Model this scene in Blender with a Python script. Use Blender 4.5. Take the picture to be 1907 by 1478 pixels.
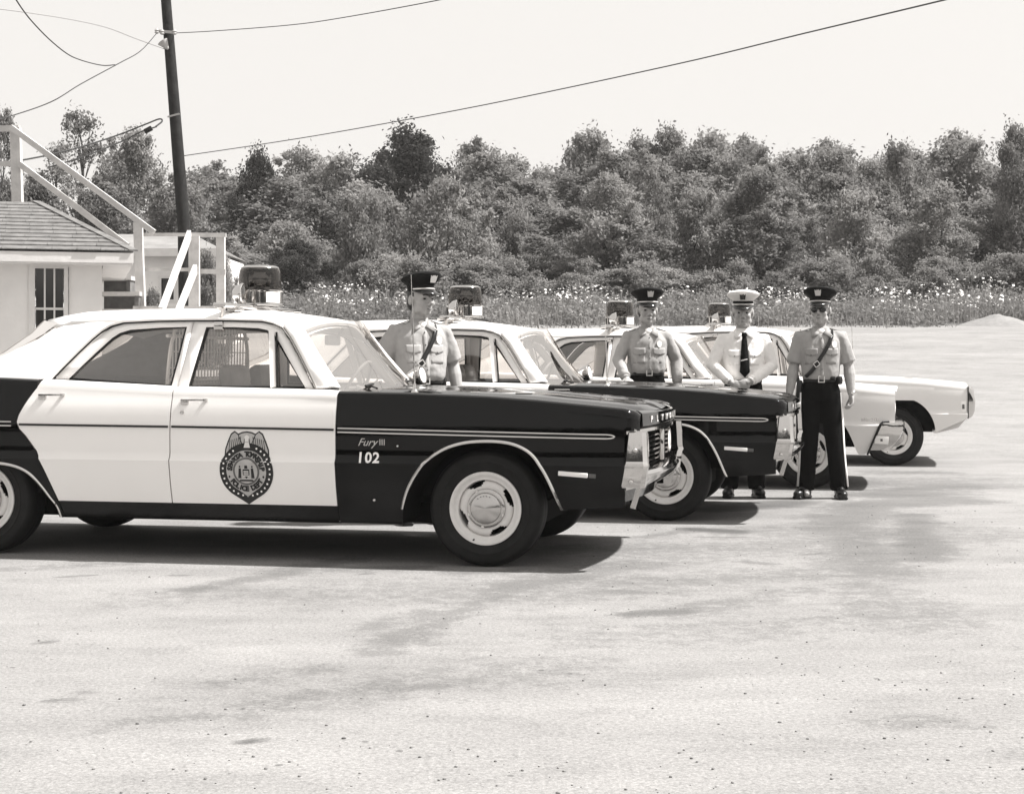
import bpy, bmesh, math, random
import numpy as np
from mathutils import Vector, Matrix, noise
from math import sin, cos, pi, radians, sqrt, atan2

for o in list(bpy.data.objects):
    bpy.data.objects.remove(o, do_unlink=True)
scene = bpy.context.scene
COL = scene.collection

# ------------------------------------------------------------------ camera
CAM_H, FPX, CX, HV = 1.15, 3000.0, 953.5, 676.0      # camera height, focal length in photo pixels, centre, horizon row
cam_d = bpy.data.cameras.new('camera')
cam_o = bpy.data.objects.new('camera', cam_d)
COL.objects.link(cam_o)
cam_o.location = (0, 0, CAM_H)
cam_o.rotation_euler = (pi / 2, 0, 0)
cam_d.sensor_width = 36.0
cam_d.lens = 36.0 * FPX / 1907.0
cam_d.shift_y = -(739.0 - HV) / 1907.0
cam_d.clip_start = 0.05
cam_d.clip_end = 3000
scene.camera = cam_o

# ------------------------------------------------------------------ sky and sun
SUN_ELEV, SUN_AZ = radians(55), radians(0)          # azimuth measured from +X towards +Y
world = bpy.data.worlds.new("World")
scene.world = world
world.use_nodes = True
wn, wl = world.node_tree.nodes, world.node_tree.links
wn.clear()
w_out = wn.new('ShaderNodeOutputWorld')
w_bg = wn.new('ShaderNodeBackground')
sky = wn.new('ShaderNodeTexSky')
sky.sky_type = 'NISHITA'
sky.sun_disc = False
sky.sun_elevation = SUN_ELEV
sky.sun_rotation = pi / 2 - SUN_AZ
sky.air_density = 1.0
sky.dust_density = 6.0
sky.ozone_density = 1.0
w_hs = wn.new('ShaderNodeRGBToBW')                    # black-and-white film: the sky has no hue
w_cb = wn.new('ShaderNodeMix'); w_cb.data_type = 'RGBA'; w_cb.inputs[0].default_value = 0.72
w_cb.inputs[7].default_value = (8.4, 8.13, 7.82, 1)   # bright even overcast haze veil
w_tint = wn.new('ShaderNodeMix'); w_tint.data_type = 'RGBA'; w_tint.blend_type = 'MULTIPLY'; w_tint.inputs[0].default_value = 1
w_tint.inputs[7].default_value = (1.0, 0.975, 0.945, 1)
wl.new(sky.outputs[0], w_hs.inputs[0])
wl.new(w_hs.outputs[0], w_tint.inputs[6])
wl.new(w_tint.outputs[2], w_cb.inputs[6])
wl.new(w_cb.outputs[2], w_bg.inputs[0])
w_bg.inputs[1].default_value = 0.0690
wl.new(w_bg.outputs[0], w_out.inputs[0])

sun_d = bpy.data.lights.new('sun', 'SUN')
sun_d.energy = 4.9
sun_d.angle = radians(2.0)
sun_d.color = (1.0, 0.985, 0.965)
sun_o = bpy.data.objects.new('sun', sun_d)
COL.objects.link(sun_o)
to_sun = Vector((cos(SUN_ELEV) * cos(SUN_AZ), cos(SUN_ELEV) * sin(SUN_AZ), sin(SUN_ELEV)))
sun_o.rotation_euler = to_sun.to_track_quat('Z', 'Y').to_euler()
sun_o.location = (20, -10, 40)

scene.render.engine = 'CYCLES'
scene.view_settings.view_transform = 'Standard'
scene.view_settings.look = 'None'
scene.view_settings.gamma = 1.0
scene.view_settings.exposure = 1.0
scene.view_settings.use_curve_mapping = False

# ------------------------------------------------------------------ helpers
def px(u, v, Y):
    """Point seen at photo pixel (u, v) at distance Y."""
    return Vector(((u - CX) * Y / FPX, Y, CAM_H - (v - HV) * Y / FPX))

def interp(x, xs, ys):
    return float(np.interp(x, xs, ys))

def catmull(pts, n):
    P = [np.array(p, float) for p in pts]
    P = [2 * P[0] - P[1]] + P + [2 * P[-1] - P[-2]]
    out = []
    for i in range(1, len(P) - 2):
        for k in range(n):
            t = k / n
            p0, p1, p2, p3 = P[i - 1], P[i], P[i + 1], P[i + 2]
            out.append(0.5 * ((2 * p1) + (-p0 + p2) * t + (2 * p0 - 5 * p1 + 4 * p2 - p3) * t * t + (-p0 + 3 * p1 - 3 * p2 + p3) * t ** 3))
    out.append(P[-2])
    return out

def link(o, parent=None):
    COL.objects.link(o)
    if parent is not None:
        o.parent = parent
    return o

def mesh_obj(name, verts, faces, mat=None, parent=None, smooth=True, angle=38, merge=0.0, recalc=False):
    me = bpy.data.meshes.new(name)
    me.from_pydata([tuple(v) for v in verts], [], faces)
    if merge > 0 or recalc:
        bm = bmesh.new(); bm.from_mesh(me)
        if merge > 0:
            bmesh.ops.remove_doubles(bm, verts=bm.verts, dist=merge)
        if recalc:
            bmesh.ops.recalc_face_normals(bm, faces=bm.faces)
        bm.to_mesh(me); bm.free()
    me.update()
    if smooth:
        me.polygons.foreach_set('use_smooth', [True] * len(me.polygons))
        me.set_sharp_from_angle(angle=radians(angle))
    if mat is not None:
        me.materials.append(mat)
    return link(bpy.data.objects.new(name, me), parent)

class MB:
    """Collects solids; build() links them as one mesh object."""
    def __init__(self):
        self.v, self.f = [], []
    def add(self, verts, faces):
        b = len(self.v)
        self.v += [tuple(p) for p in verts]
        self.f += [tuple(i + b for i in q) for q in faces]
        return self
    def box(self, c, s, rot=None, bev=0.0):
        hx, hy, hz = s[0] / 2, s[1] / 2, s[2] / 2
        if bev <= 0:
            vs = [Vector((x, y, z)) for x in (-hx, hx) for y in (-hy, hy) for z in (-hz, hz)]
            fs = [(0, 1, 3, 2), (4, 6, 7, 5), (0, 4, 5, 1), (2, 3, 7, 6), (0, 2, 6, 4), (1, 5, 7, 3)]
        else:
            bm = bmesh.new(); bmesh.ops.create_cube(bm, size=1.0)
            for v in bm.verts:
                v.co = Vector((v.co.x * s[0], v.co.y * s[1], v.co.z * s[2]))
            bmesh.ops.bevel(bm, geom=bm.edges[:], offset=min(bev, min(s) * 0.45), segments=2, profile=0.5, affect='EDGES')
            bm.verts.index_update()
            vs = [v.co.copy() for v in bm.verts]; fs = [[v.index for v in f.verts] for f in bm.faces]; bm.free()
        R = rot.to_matrix() if hasattr(rot, 'to_matrix') else rot
        c = Vector(c)
        return self.add([(R @ v if R is not None else v) + c for v in vs], fs)
    def bar(self, a, b, w, h, up=(0, 0, 1)):
        """Rectangular bar from a to b, width w (sideways), height h (along up)."""
        a, b = Vector(a), Vector(b); d = (b - a).normalized(); up = Vector(up)
        sd = d.cross(up)
        if sd.length < 1e-4: sd = d.cross(Vector((0, 1, 0)))
        sd.normalize(); u = sd.cross(d)
        vs = []
        for p in (a, b):
            for s, t in ((-1, -1), (1, -1), (1, 1), (-1, 1)):
                vs.append(p + sd * (s * w / 2) + u * (t * h / 2))
        return self.add(vs, [(0, 1, 2, 3), (7, 6, 5, 4), (0, 4, 5, 1), (1, 5, 6, 2), (2, 6, 7, 3), (3, 7, 4, 0)])
    def tube(self, pts, r, n=8, cap=True):
        pts = [Vector(p) for p in pts]
        rs = r if hasattr(r, '__len__') else [r] * len(pts)
        base = len(self.v); ref = None
        for i, p in enumerate(pts):
            d = (pts[min(i + 1, len(pts) - 1)] - pts[max(i - 1, 0)])
            if d.length < 1e-9: d = Vector((0, 0, 1))
            d.normalize()
            if ref is None:
                ref = d.orthogonal().normalized()
            else:
                ref = (ref - d * ref.dot(d))
                ref = ref.normalized() if ref.length > 1e-6 else d.orthogonal().normalized()
            bi = d.cross(ref)
            for k in range(n):
                a = 2 * pi * k / n
                self.v.append(tuple(p + (ref * cos(a) + bi * sin(a)) * rs[i]))
        for i in range(len(pts) - 1):
            for k in range(n):
                k2 = (k + 1) % n
                self.f.append((base + i * n + k, base + i * n + k2, base + (i + 1) * n + k2, base + (i + 1) * n + k))
        if cap:
            self.f.append(tuple(base + k for k in range(n))[::-1])
            self.f.append(tuple(base + (len(pts) - 1) * n + k for k in range(n)))
        return self
    def lathe(self, prof, n=24, M=None, cap=True):
        """prof: list of (radius, height) about local Z; M maps to place."""
        base = len(self.v)
        for r, h in prof:
            for k in range(n):
                a = 2 * pi * k / n
                p = Vector((r * cos(a), r * sin(a), h))
                self.v.append(tuple(M @ p if M is not None else p))
        for i in range(len(prof) - 1):
            for k in range(n):
                k2 = (k + 1) % n
                self.f.append((base + i * n + k, base + i * n + k2, base + (i + 1) * n + k2, base + (i + 1) * n + k))
        if cap:
            self.f.append(tuple(base + k for k in range(n))[::-1])
            self.f.append(tuple(base + (len(prof) - 1) * n + k for k in range(n)))
        return self
    def ball(self, c, r, n=12, M=None):
        r = r if hasattr(r, '__len__') else (r, r, r)
        c = Vector(c); vs, fs = [], []
        m = max(6, n // 2 + 2)
        for i in range(1, m):
            t = pi * i / m
            for k in range(n):
                a = 2 * pi * k / n
                p = Vector((r[0] * sin(t) * cos(a), r[1] * sin(t) * sin(a), r[2] * cos(t)))
                vs.append((M @ p if M is not None else p) + c)
        for i in range(m - 2):
            for k in range(n):
                k2 = (k + 1) % n
                fs.append((i * n + k, (i + 1) * n + k, (i + 1) * n + k2, i * n + k2))
        for top, ring in ((Vector((0, 0, r[2])), 0), (Vector((0, 0, -r[2])), m - 2)):
            vs.append((M @ top if M is not None else top) + c)
            t = len(vs) - 1
            for k in range(n):
                k2 = (k + 1) % n
                fs.append((t, ring * n + k, ring * n + k2) if ring == 0 else (t, ring * n + k2, ring * n + k))
        return self.add(vs, fs)
    def loft(self, rings, close=True, cap=True):
        n = len(rings[0]); base = len(self.v)
        for r in rings:
            self.v += [tuple(p) for p in r]
        for i in range(len(rings) - 1):
            for k in range(n if close else n - 1):
                k2 = (k + 1) % n
                self.f.append((base + i * n + k, base + i * n + k2, base + (i + 1) * n + k2, base + (i + 1) * n + k))
        if cap and close:
            self.f.append(tuple(base + k for k in range(n))[::-1])
            self.f.append(tuple(base + (len(rings) - 1) * n + k for k in range(n)))
        return self
    def prism(self, poly, a, b, f):
        """poly (p,q) extruded from a to b; f(p,q,t) gives the point."""
        n = len(poly)
        vs = [f(p, q, a) for p, q in poly] + [f(p, q, b) for p, q in poly]
        fs = [tuple(range(n)), tuple(range(2 * n - 1, n - 1, -1))]
        fs += [(k, k + n, (k + 1) % n + n, (k + 1) % n) for k in range(n)]
        return self.add(vs, fs)
    def build(self, name, mat, parent=None, smooth=True, angle=38, merge=0.0, recalc=True, kind=None):
        o = mesh_obj(name, self.v, self.f, mat, parent, smooth, angle, merge, recalc)
        if kind: o['kind'] = kind
        return o

def grid_faces(nr, nc, flip=False):
    fs = []
    for i in range(nr - 1):
        for j in range(nc - 1):
            q = (i * nc + j, i * nc + j + 1, (i + 1) * nc + j + 1, (i + 1) * nc + j)
            fs.append(q[::-1] if flip else q)
    return fs

def thicken(o, t, offset=-1):
    m = o.modifiers.new('thick', 'SOLIDIFY'); m.thickness = t; m.offset = offset
    dg = bpy.context.evaluated_depsgraph_get()
    me = bpy.data.meshes.new_from_object(o.evaluated_get(dg))
    o.modifiers.clear(); old = o.data; o.data = me; bpy.data.meshes.remove(old)
    return o

def remesh(o, voxel, smooth_iter=3, fac=0.5):
    m = o.modifiers.new('vox', 'REMESH'); m.mode = 'VOXEL'; m.voxel_size = voxel; m.adaptivity = 0.0; m.use_smooth_shade = True
    if smooth_iter:
        s = o.modifiers.new('sm', 'SMOOTH'); s.factor = fac; s.iterations = smooth_iter
    bpy.context.view_layer.update()
    dg = bpy.context.evaluated_depsgraph_get()
    me = bpy.data.meshes.new_from_object(o.evaluated_get(dg))
    mats = list(o.data.materials)
    o.modifiers.clear(); old = o.data; o.data = me; bpy.data.meshes.remove(old)
    me.materials.clear()
    for k in mats: me.materials.append(k)
    me.polygons.foreach_set('use_smooth', [True] * len(me.polygons))
    return o

def tag(o, label=None, cat=None, group=None, kind=None):
    if label: o['label'] = label
    if cat: o['category'] = cat
    if group: o['group'] = group
    if kind: o['kind'] = kind
    return o

def empty(name, loc, rz=0.0, parent=None):
    o = bpy.data.objects.new(name, None)
    o.empty_display_size = 0.2
    link(o, parent)
    o.location = loc; o.rotation_euler = (0, 0, rz)
    return o

def copy_tree(o, parent=None, skip=()):
    c = o.copy(); COL.objects.link(c)
    if parent is not None: c.parent = parent
    for ch in o.children:
        if ch.name.split('.')[0] not in skip:
            copy_tree(ch, c, skip)
    return c

def text_polys(body, size=1.0, shear=0.0, bold=0.0, spacing=1.0):
    """Flat mesh of a text: verts (x, y), faces; centred on x."""
    cu = bpy.data.curves.new('txt', 'FONT'); cu.body = body; cu.size = size; cu.shear = shear
    cu.offset = bold; cu.align_x = 'CENTER'; cu.space_character = spacing; cu.resolution_u = 3
    ob = bpy.data.objects.new('txt', cu); COL.objects.link(ob)
    bpy.context.view_layer.update()
    dg = bpy.context.evaluated_depsgraph_get()
    me = bpy.data.meshes.new_from_object(ob.evaluated_get(dg))
    vs = [(v.co.x, v.co.y) for v in me.vertices]; fs = [tuple(p.vertices) for p in me.polygons]
    bpy.data.objects.remove(ob); bpy.data.meshes.remove(me); bpy.data.curves.remove(cu)
    return vs, fs

# ------------------------------------------------------------------ materials (all in the greys of the print)
def tint(g):
    return (g * 1.0, g * 0.975, g * 0.952, 1)

def mat(name, g, rough=0.5, metal=0.0, spec=0.5, coat=0.0, var=0.0, vscale=6.0, bump=0.0, bscale=40.0, rvar=0.0, coords='Object', detail=6.0):
    m = bpy.data.materials.new(name); m.use_nodes = True
    nt = m.node_tree; b = nt.nodes['Principled BSDF']
    b.inputs['Base Color'].default_value = tint(g)
    b.inputs['Roughness'].default_value = rough
    b.inputs['Metallic'].default_value = metal
    b.inputs['Specular IOR Level'].default_value = spec
    b.inputs['Coat Weight'].default_value = coat
    b.inputs['Coat Roughness'].default_value = 0.05
    tc = nt.nodes.new('ShaderNodeTexCoord')
    if var > 0 or rvar > 0:
        nz = nt.nodes.new('ShaderNodeTexNoise'); nz.inputs['Scale'].default_value = vscale; nz.inputs['Detail'].default_value = detail
        nz.inputs['Roughness'].default_value = 0.6
        nt.links.new(tc.outputs[coords], nz.inputs['Vector'])
        if var > 0:
            mr = nt.nodes.new('ShaderNodeMapRange'); mr.inputs[1].default_value = 0.3; mr.inputs[2].default_value = 0.7
            mr.inputs[3].default_value = g * (1 - var); mr.inputs[4].default_value = min(0.95, g * (1 + var))
            mx = nt.nodes.new('ShaderNodeMix'); mx.data_type = 'RGBA'; mx.blend_type = 'MULTIPLY'; mx.inputs[0].default_value = 1
            mx.inputs[7].default_value = tint(1.0)
            nt.links.new(nz.outputs[0], mr.inputs[0]); nt.links.new(mr.outputs[0], mx.inputs[6]); nt.links.new(mx.outputs[2], b.inputs['Base Color'])
        if rvar > 0:
            mr2 = nt.nodes.new('ShaderNodeMapRange'); mr2.inputs[1].default_value = 0.3; mr2.inputs[2].default_value = 0.7
            mr2.inputs[3].default_value = max(0.02, rough - rvar); mr2.inputs[4].default_value = rough + rvar
            nt.links.new(nz.outputs[0], mr2.inputs[0]); nt.links.new(mr2.outputs[0], b.inputs['Roughness'])
    if bump > 0:
        nb = nt.nodes.new('ShaderNodeTexNoise'); nb.inputs['Scale'].default_value = bscale; nb.inputs['Detail'].default_value = 5
        bp = nt.nodes.new('ShaderNodeBump'); bp.inputs['Strength'].default_value = bump; bp.inputs['Distance'].default_value = 0.02
        nt.links.new(tc.outputs[coords], nb.inputs['Vector']); nt.links.new(nb.outputs[0], bp.inputs['Height']); nt.links.new(bp.outputs[0], b.inputs['Normal'])
    return m

def glass_mat(name, tr, gloss=1.0, rough=0.01, base=0.05, k=1.6):
    m = bpy.data.materials.new(name); m.use_nodes = True
    nt = m.node_tree; nt.nodes.clear()
    out = nt.nodes.new('ShaderNodeOutputMaterial'); mix = nt.nodes.new('ShaderNodeMixShader')
    tp = nt.nodes.new('ShaderNodeBsdfTransparent'); tp.inputs[0].default_value = tint(tr)
    gl = nt.nodes.new('ShaderNodeBsdfGlossy'); gl.inputs['Roughness'].default_value = rough; gl.inputs[0].default_value = tint(gloss)
    fr = nt.nodes.new('ShaderNodeFresnel'); fr.inputs[0].default_value = 1.5
    ad = nt.nodes.new('ShaderNodeMath'); ad.operation = 'MULTIPLY_ADD'; ad.inputs[1].default_value = k; ad.inputs[2].default_value = base; ad.use_clamp = True
    nt.links.new(fr.outputs[0], ad.inputs[0]); nt.links.new(ad.outputs[0], mix.inputs[0])
    nt.links.new(tp.outputs[0], mix.inputs[1]); nt.links.new(gl.outputs[0], mix.inputs[2]); nt.links.new(mix.outputs[0], out.inputs[0])
    return m

M_BLACK = mat('black_paint', 0.0006, 0.06, spec=0.27, rvar=0.03, vscale=3.0)
M_WHITE = mat('white_paint', 0.85, 0.16, spec=0.45, var=0.015, vscale=4.0, rvar=0.04)
M_PALE = mat('pale_grey_paint', 0.72, 0.18, spec=0.45, var=0.02, vscale=4.0, rvar=0.04)
M_CHROME = mat('chrome', 0.58, 0.07, metal=1.0, rvar=0.04, vscale=9.0, bump=0.10, bscale=6.0)
M_STEEL = mat('brushed_steel', 0.62, 0.24, metal=1.0, var=0.06, vscale=20)
M_TYRE = mat('tyre_rubber', 0.008, 0.62, spec=0.25, var=0.5, vscale=14.0, bump=0.10, bscale=60)
M_RIM = mat('wheel_paint', 0.70, 0.30, spec=0.4, var=0.06, vscale=18)
M_DARK = mat('dark_underbody', 0.006, 0.9, spec=0.1)
M_GASKET = mat('rubber_gasket', 0.006, 0.45, spec=0.3)
M_SEAT = mat('seat_vinyl', 0.24, 0.45, spec=0.3, var=0.15, vscale=12)
M_DASH = mat('dash_vinyl', 0.20, 0.5, spec=0.3)
M_LINER = mat('headliner', 0.75, 0.9, spec=0.1)
M_GLASS = glass_mat('car_glass', 0.92, base=0.055)
M_WSGLASS = glass_mat('windscreen_glass', 0.80, base=0.0, k=0.5)
M_DOME = glass_mat('beacon_dome_glass', 0.36, base=0.0, k=0.9)
M_CLEAR = glass_mat('clear_plastic', 0.75, base=0.05)
M_LAMP = mat('lamp_lens', 0.85, 0.15, spec=0.6)
M_BADGEG = mat('badge_grey', 0.42, 0.4, var=0.12, vscale=30)
M_PRINTW = mat('print_white', 0.85, 0.5)
M_PRINTK = mat('print_black', 0.004, 0.45)
M_CAGE = mat('cage_wire', 0.85, 0.4)
M_SHADE = mat('grey_plastic', 0.10, 0.5)

M_SKIN = mat('skin', 0.34, 0.5, spec=0.35, var=0.10, vscale=25, bump=0.05, bscale=120)
M_SHIRT = mat('tan_shirt_cloth', 0.33, 0.85, spec=0.15, var=0.06, vscale=9, bump=0.35, bscale=16)
M_WSHIRT = mat('white_shirt_cloth', 0.80, 0.85, spec=0.15, var=0.03, vscale=9, bump=0.30, bscale=14)
M_PANTS = mat('dark_uniform_cloth', 0.004, 0.9, spec=0.10, var=0.3, vscale=20, bump=0.25, bscale=18)
M_LEATHER = mat('black_leather', 0.008, 0.28, spec=0.45, var=0.3, vscale=30)
M_CAPK = mat('cap_black_cloth', 0.006, 0.8, spec=0.15, var=0.3, vscale=30)
M_CAPW = mat('cap_white_cloth', 0.72, 0.8, spec=0.15)
M_VISOR = mat('patent_visor', 0.02, 0.18, spec=0.55)
M_BRASS = mat('polished_badge', 0.75, 0.30, metal=0.35)
M_HAIR = mat('dark_hair', 0.02, 0.6, var=0.4, vscale=60)
M_HAIRG = mat('grey_hair', 0.35, 0.6, var=0.3, vscale=60)
M_EYE = mat('eye_dark', 0.01, 0.2)
M_LIP = mat('lip_skin', 0.13, 0.5)
# =============================================================== GROUND
def terrain(x, y):
    z = 0.0
    if y > 19.5:
        t = min(1.0, (y - 19.5) / 22.5); z += 2.14 * (t * t * (3 - 2 * t) * 0.5 + t * 0.5)
    if y > 42:
        z += 0.35 * min(1, (y - 42) / 3) + 0.035 * max(0, min(y, 110) - 45)
    return z
def axis(segs):
    out = []
    for a, b, st in segs:
        out += list(np.arange(a, b, st))
    return out + [segs[-1][1]]
gx = axis([(-900, -120, 120), (-120, -40, 12), (-40, -12, 3), (-12, -5, 0.25), (-5, 9, 0.07), (9, 16, 0.25), (16, 40, 3), (40, 120, 12), (120, 900, 120)])
gy = axis([(-900, -120, 120), (-120, -20, 12), (-20, 1, 2), (1, 4, 0.25), (4, 14, 0.06), (14, 22, 0.10), (22, 46, 0.6), (46, 120, 6), (120, 900, 120)])
# wet and oily marks left on the lot: (x0,y0,x1,y1,half width,strength), in metres on the ground
def gp(u, v):
    Y = FPX * CAM_H / (v - HV); return ((u - CX) * Y / FPX, Y)
def seg(u0, v0, u1, v1, hw, st):
    a, b = gp(u0, v0), gp(u1, v1); return (a[0], a[1], b[0], b[1], hw, st)
STAINS = [seg(900, 1110, 1300, 1080, .55, .26), seg(1240, 1030, 1600, 1000, .55, .30), seg(300, 1110, 900, 1090, .35, .20), seg(1480, 905, 1760, 900, .8, .34), seg(1560, 1000, 1700, 990, .7, .32), seg(1300, 1080, 1500, 1070, .3, .3), seg(600, 1300, 1000, 1240, .3, .22), seg(1100, 1180, 1400, 1170, .3, .2),
          seg(350, 1100, 470, 1075, .12, .5), seg(470, 1078, 640, 1042, .16, .42), seg(700, 1165, 790, 1140, .12, .34), seg(690, 1215, 960, 1090, .13, .38), seg(960, 1090, 1080, 1075, .16, .5), seg(1000, 1085, 1190, 1050, .25, .35),
          seg(420, 1270, 600, 1245, .12, .28), seg(480, 1310, 760, 1265, .14, .30), seg(700, 1290, 830, 1275, .07, .4), seg(230, 1345, 480, 1330, .10, .3),
          seg(1170, 1143, 1270, 1138, .09, .75), seg(1270, 1138, 1380, 1118, .20, .32), seg(1400, 1110, 1510, 1095, .16, .32), seg(1130, 1100, 1190, 1102, .06, .5), seg(1150, 1070, 1310, 1085, .15, .35),
          seg(1290, 985, 1370, 990, .10, 1.0), seg(1310, 1000, 1370, 1000, .05, .5), seg(1330, 950, 1480, 935, .22, .75), seg(1200, 1000, 1300, 985, .08, .4),
          seg(1560, 960, 1620, 1060, .30, .45), seg(1560, 985, 1620, 940, .30, .5), seg(1630, 940, 1760, 930, .40, .5), seg(1650, 920, 1760, 905, .5, .5), seg(1700, 960, 1720, 1040, .20, .55), seg(1600, 1090, 1700, 1150, .30, .3),
          seg(1500, 1032, 1530, 1030, .05, .6), seg(1380, 1045, 1430, 1050, .06, .5), seg(1630, 880, 1740, 880, .3, .45), seg(1380, 1170, 1560, 1150, .10, .25), seg(960, 1120, 1010, 1110, .2, .25),
          seg(100, 1075, 180, 1070, .03, .6), seg(310, 1070, 345, 1070, .03, .6), seg(670, 1067, 695, 1067, .03, .9), seg(80, 1195, 100, 1193, .03, .8), seg(90, 1305, 120, 1303, .03, .6), seg(150, 1287, 165, 1287, .03, .6), seg(190, 1360, 205, 1358, .03, .6), seg(440, 1384, 472, 1382, .028, 1.3),
          seg(0, 1060, 240, 1048, .10, .3), seg(850, 1065, 960, 1062, .10, .35), seg(620, 1060, 780, 1055, .12, .45), seg(980, 1030, 1080, 1020, .2, .4), seg(990, 1255, 1080, 1245, .08, .3), seg(1000, 1270, 1040, 1278, .08, .25), seg(1630, 1340, 1790, 1345, .10, .25)]
X_, Y_ = np.meshgrid(np.array(gx), np.array(gy))
ST = np.zeros_like(X_)
near = (Y_ > 3.5) & (Y_ < 26) & (abs(X_) < 12)
xx, yy = X_[near], Y_[near]
acc = np.zeros_like(xx)
wr = np.random.default_rng(8)
wob = np.zeros_like(xx)
for k in range(26):
    fq = 1.6 * 1.17 ** k; a_ = wr.uniform(0, 2 * pi); wob += 0.34 / (1 + 0.22 * k) * np.sin(fq * (xx * cos(a_) + 1.7 * yy * sin(a_)) + wr.uniform(0, 6.3))
wob *= 0.45
for x0, y0, x1, y1, hw, st in STAINS:
    dx, dy = x1 - x0, y1 - y0; L2 = dx * dx + dy * dy + 1e-9
    t = np.clip(((xx - x0) * dx + (yy - y0) * dy) / L2, 0, 1)
    d = np.sqrt((xx - x0 - t * dx) ** 2 + (yy - y0 - t * dy) ** 2) / hw
    d = d + wob * (1.0 if hw > 0.04 else 0.12)
    acc = np.maximum(acc, st * np.clip(1.35 - d, 0, 1) ** 0.7)
ST[near] = acc
verts = [(float(x), float(y), terrain(x, y)) for x, y in zip(X_.ravel(), Y_.ravel())]
ground = mesh_obj('ground', verts, grid_faces(len(gy), len(gx)), None, None, True, 80)
tag(ground, kind='structure')
at = ground.data.attributes.new('stain', 'FLOAT', 'POINT')
at.data.foreach_set('value', ST.ravel().astype(np.float32))

def ground_mat():
    m = bpy.data.materials.new('gravel_lot'); m.use_nodes = True
    nt = m.node_tree; N, L = nt.nodes, nt.links
    b = N['Principled BSDF']; b.inputs['Roughness'].default_value = 0.9; b.inputs['Specular IOR Level'].default_value = 0.2
    tc = N.new('ShaderNodeTexCoord')
    def nz(scale, det=6, rough=0.6, sc=(1, 1, 1)):
        mp = N.new('ShaderNodeMapping'); mp.inputs['Scale'].default_value = sc
        n = N.new('ShaderNodeTexNoise'); n.inputs['Scale'].default_value = scale; n.inputs['Detail'].default_value = det; n.inputs['Roughness'].default_value = rough
        L.new(tc.outputs['Object'], mp.inputs[0]); L.new(mp.outputs[0], n.inputs['Vector']); return n.outputs[0]
    def mr(src, a, b_, c, d):
        n = N.new('ShaderNodeMapRange'); n.inputs[1].default_value = a; n.inputs[2].default_value = b_; n.inputs[3].default_value = c; n.inputs[4].default_value = d
        L.new(src, n.inputs[0]); return n.outputs[0]
    def mth(op, a, b_):
        n = N.new('ShaderNodeMath'); n.operation = op
        for i, s in enumerate((a, b_)):
            if isinstance(s, (int, float)): n.inputs[i].default_value = s
            else: L.new(s, n.inputs[i])
        return n.outputs[0]
    base = mr(nz(0.9, 5, 0.6, (0.7, 1.6, 1)), 0.30, 0.72, 0.19, 0.265)
    fine = mr(nz(55, 4, 0.75), 0.25, 0.75, 0.62, 1.36)
    grit = mr(nz(120, 4, 0.8), 0.3, 0.7, 0.66, 1.32)
    patch = mr(nz(1.7, 10, 0.74, (0.8, 1.4, 1)), 0.50, 0.68, 1.0, 0.80)
    col = mth('MULTIPLY', base, fine); col = mth('MULTIPLY', col, grit); col = mth('MULTIPLY', col, patch)
    # small dark crumbs
    vo = N.new('ShaderNodeTexVoronoi'); vo.inputs['Scale'].default_value = 9.0; vo.inputs['Randomness'].default_value = 1.0
    L.new(tc.outputs['Object'], vo.inputs['Vector'])
    rnd = N.new('ShaderNodeSeparateColor'); L.new(vo.outputs['Color'], rnd.inputs[0])
    lim = mr(rnd.outputs[0], 0.72, 1.0, 0.0, 0.11)
    crumb = mth('LESS_THAN', vo.outputs['Distance'], lim)
    col = mth('MULTIPLY', col, mth('SUBTRACT', 1.0, mth('MULTIPLY', crumb, 0.45)))
    # soaked-in stains with ragged edges
    a = N.new('ShaderNodeAttribute'); a.attribute_name = 'stain'
    rag = mr(nz(9.0, 10, 0.78), 0.3, 0.7, -0.40, 0.40)
    s1 = mth('ADD', mth('ADD', a.outputs['Fac'], rag), mr(nz(34, 6, 0.8), 0.3, 0.7, -0.20, 0.20))
    on = mr(s1, 0.08, 0.34, 0.0, 1.0)
    st = mth('MULTIPLY', on, mr(a.outputs['Fac'], 0.0, 1.0, 0.14, 0.62))
    col = mth('MULTIPLY', col, mth('SUBTRACT', 1.0, st))
    # rough grass starts at the foot of the bank
    sx = N.new('ShaderNodeSeparateXYZ'); L.new(tc.outputs['Object'], sx.inputs[0])
    edge = mth('ADD', sx.outputs[1], mr(nz(0.8, 6, 0.7), 0.3, 0.7, -1.2, 1.2))
    gr = mr(edge, 41.6, 42.6, 0.0, 1.0)
    grass = mr(nz(6, 6, 0.7), 0.3, 0.7, 0.05, 0.11)
    mg = N.new('ShaderNodeMix'); L.new(gr, mg.inputs[0]); L.new(col, mg.inputs[2]); L.new(grass, mg.inputs[3])
    col = mg.outputs[0]
    mx = N.new('ShaderNodeMix'); mx.data_type = 'RGBA'; mx.blend_type = 'MULTIPLY'; mx.inputs[0].default_value = 1; mx.inputs[7].default_value = tint(1.0)
    L.new(col, mx.inputs[6]); L.new(mx.outputs[2], b.inputs['Base Color'])
    bp = N.new('ShaderNodeBump'); bp.inputs['Strength'].default_value = 0.35; bp.inputs['Distance'].default_value = 0.012
    hgt = mth('ADD', mth('MULTIPLY', nz(40, 5, 0.7), 1.0), mth('MULTIPLY', nz(3.5, 4), 1.5))
    L.new(hgt, bp.inputs['Height']); L.new(bp.outputs[0], b.inputs['Normal'])
    return m
ground.data.materials.append(ground_mat())

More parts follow.
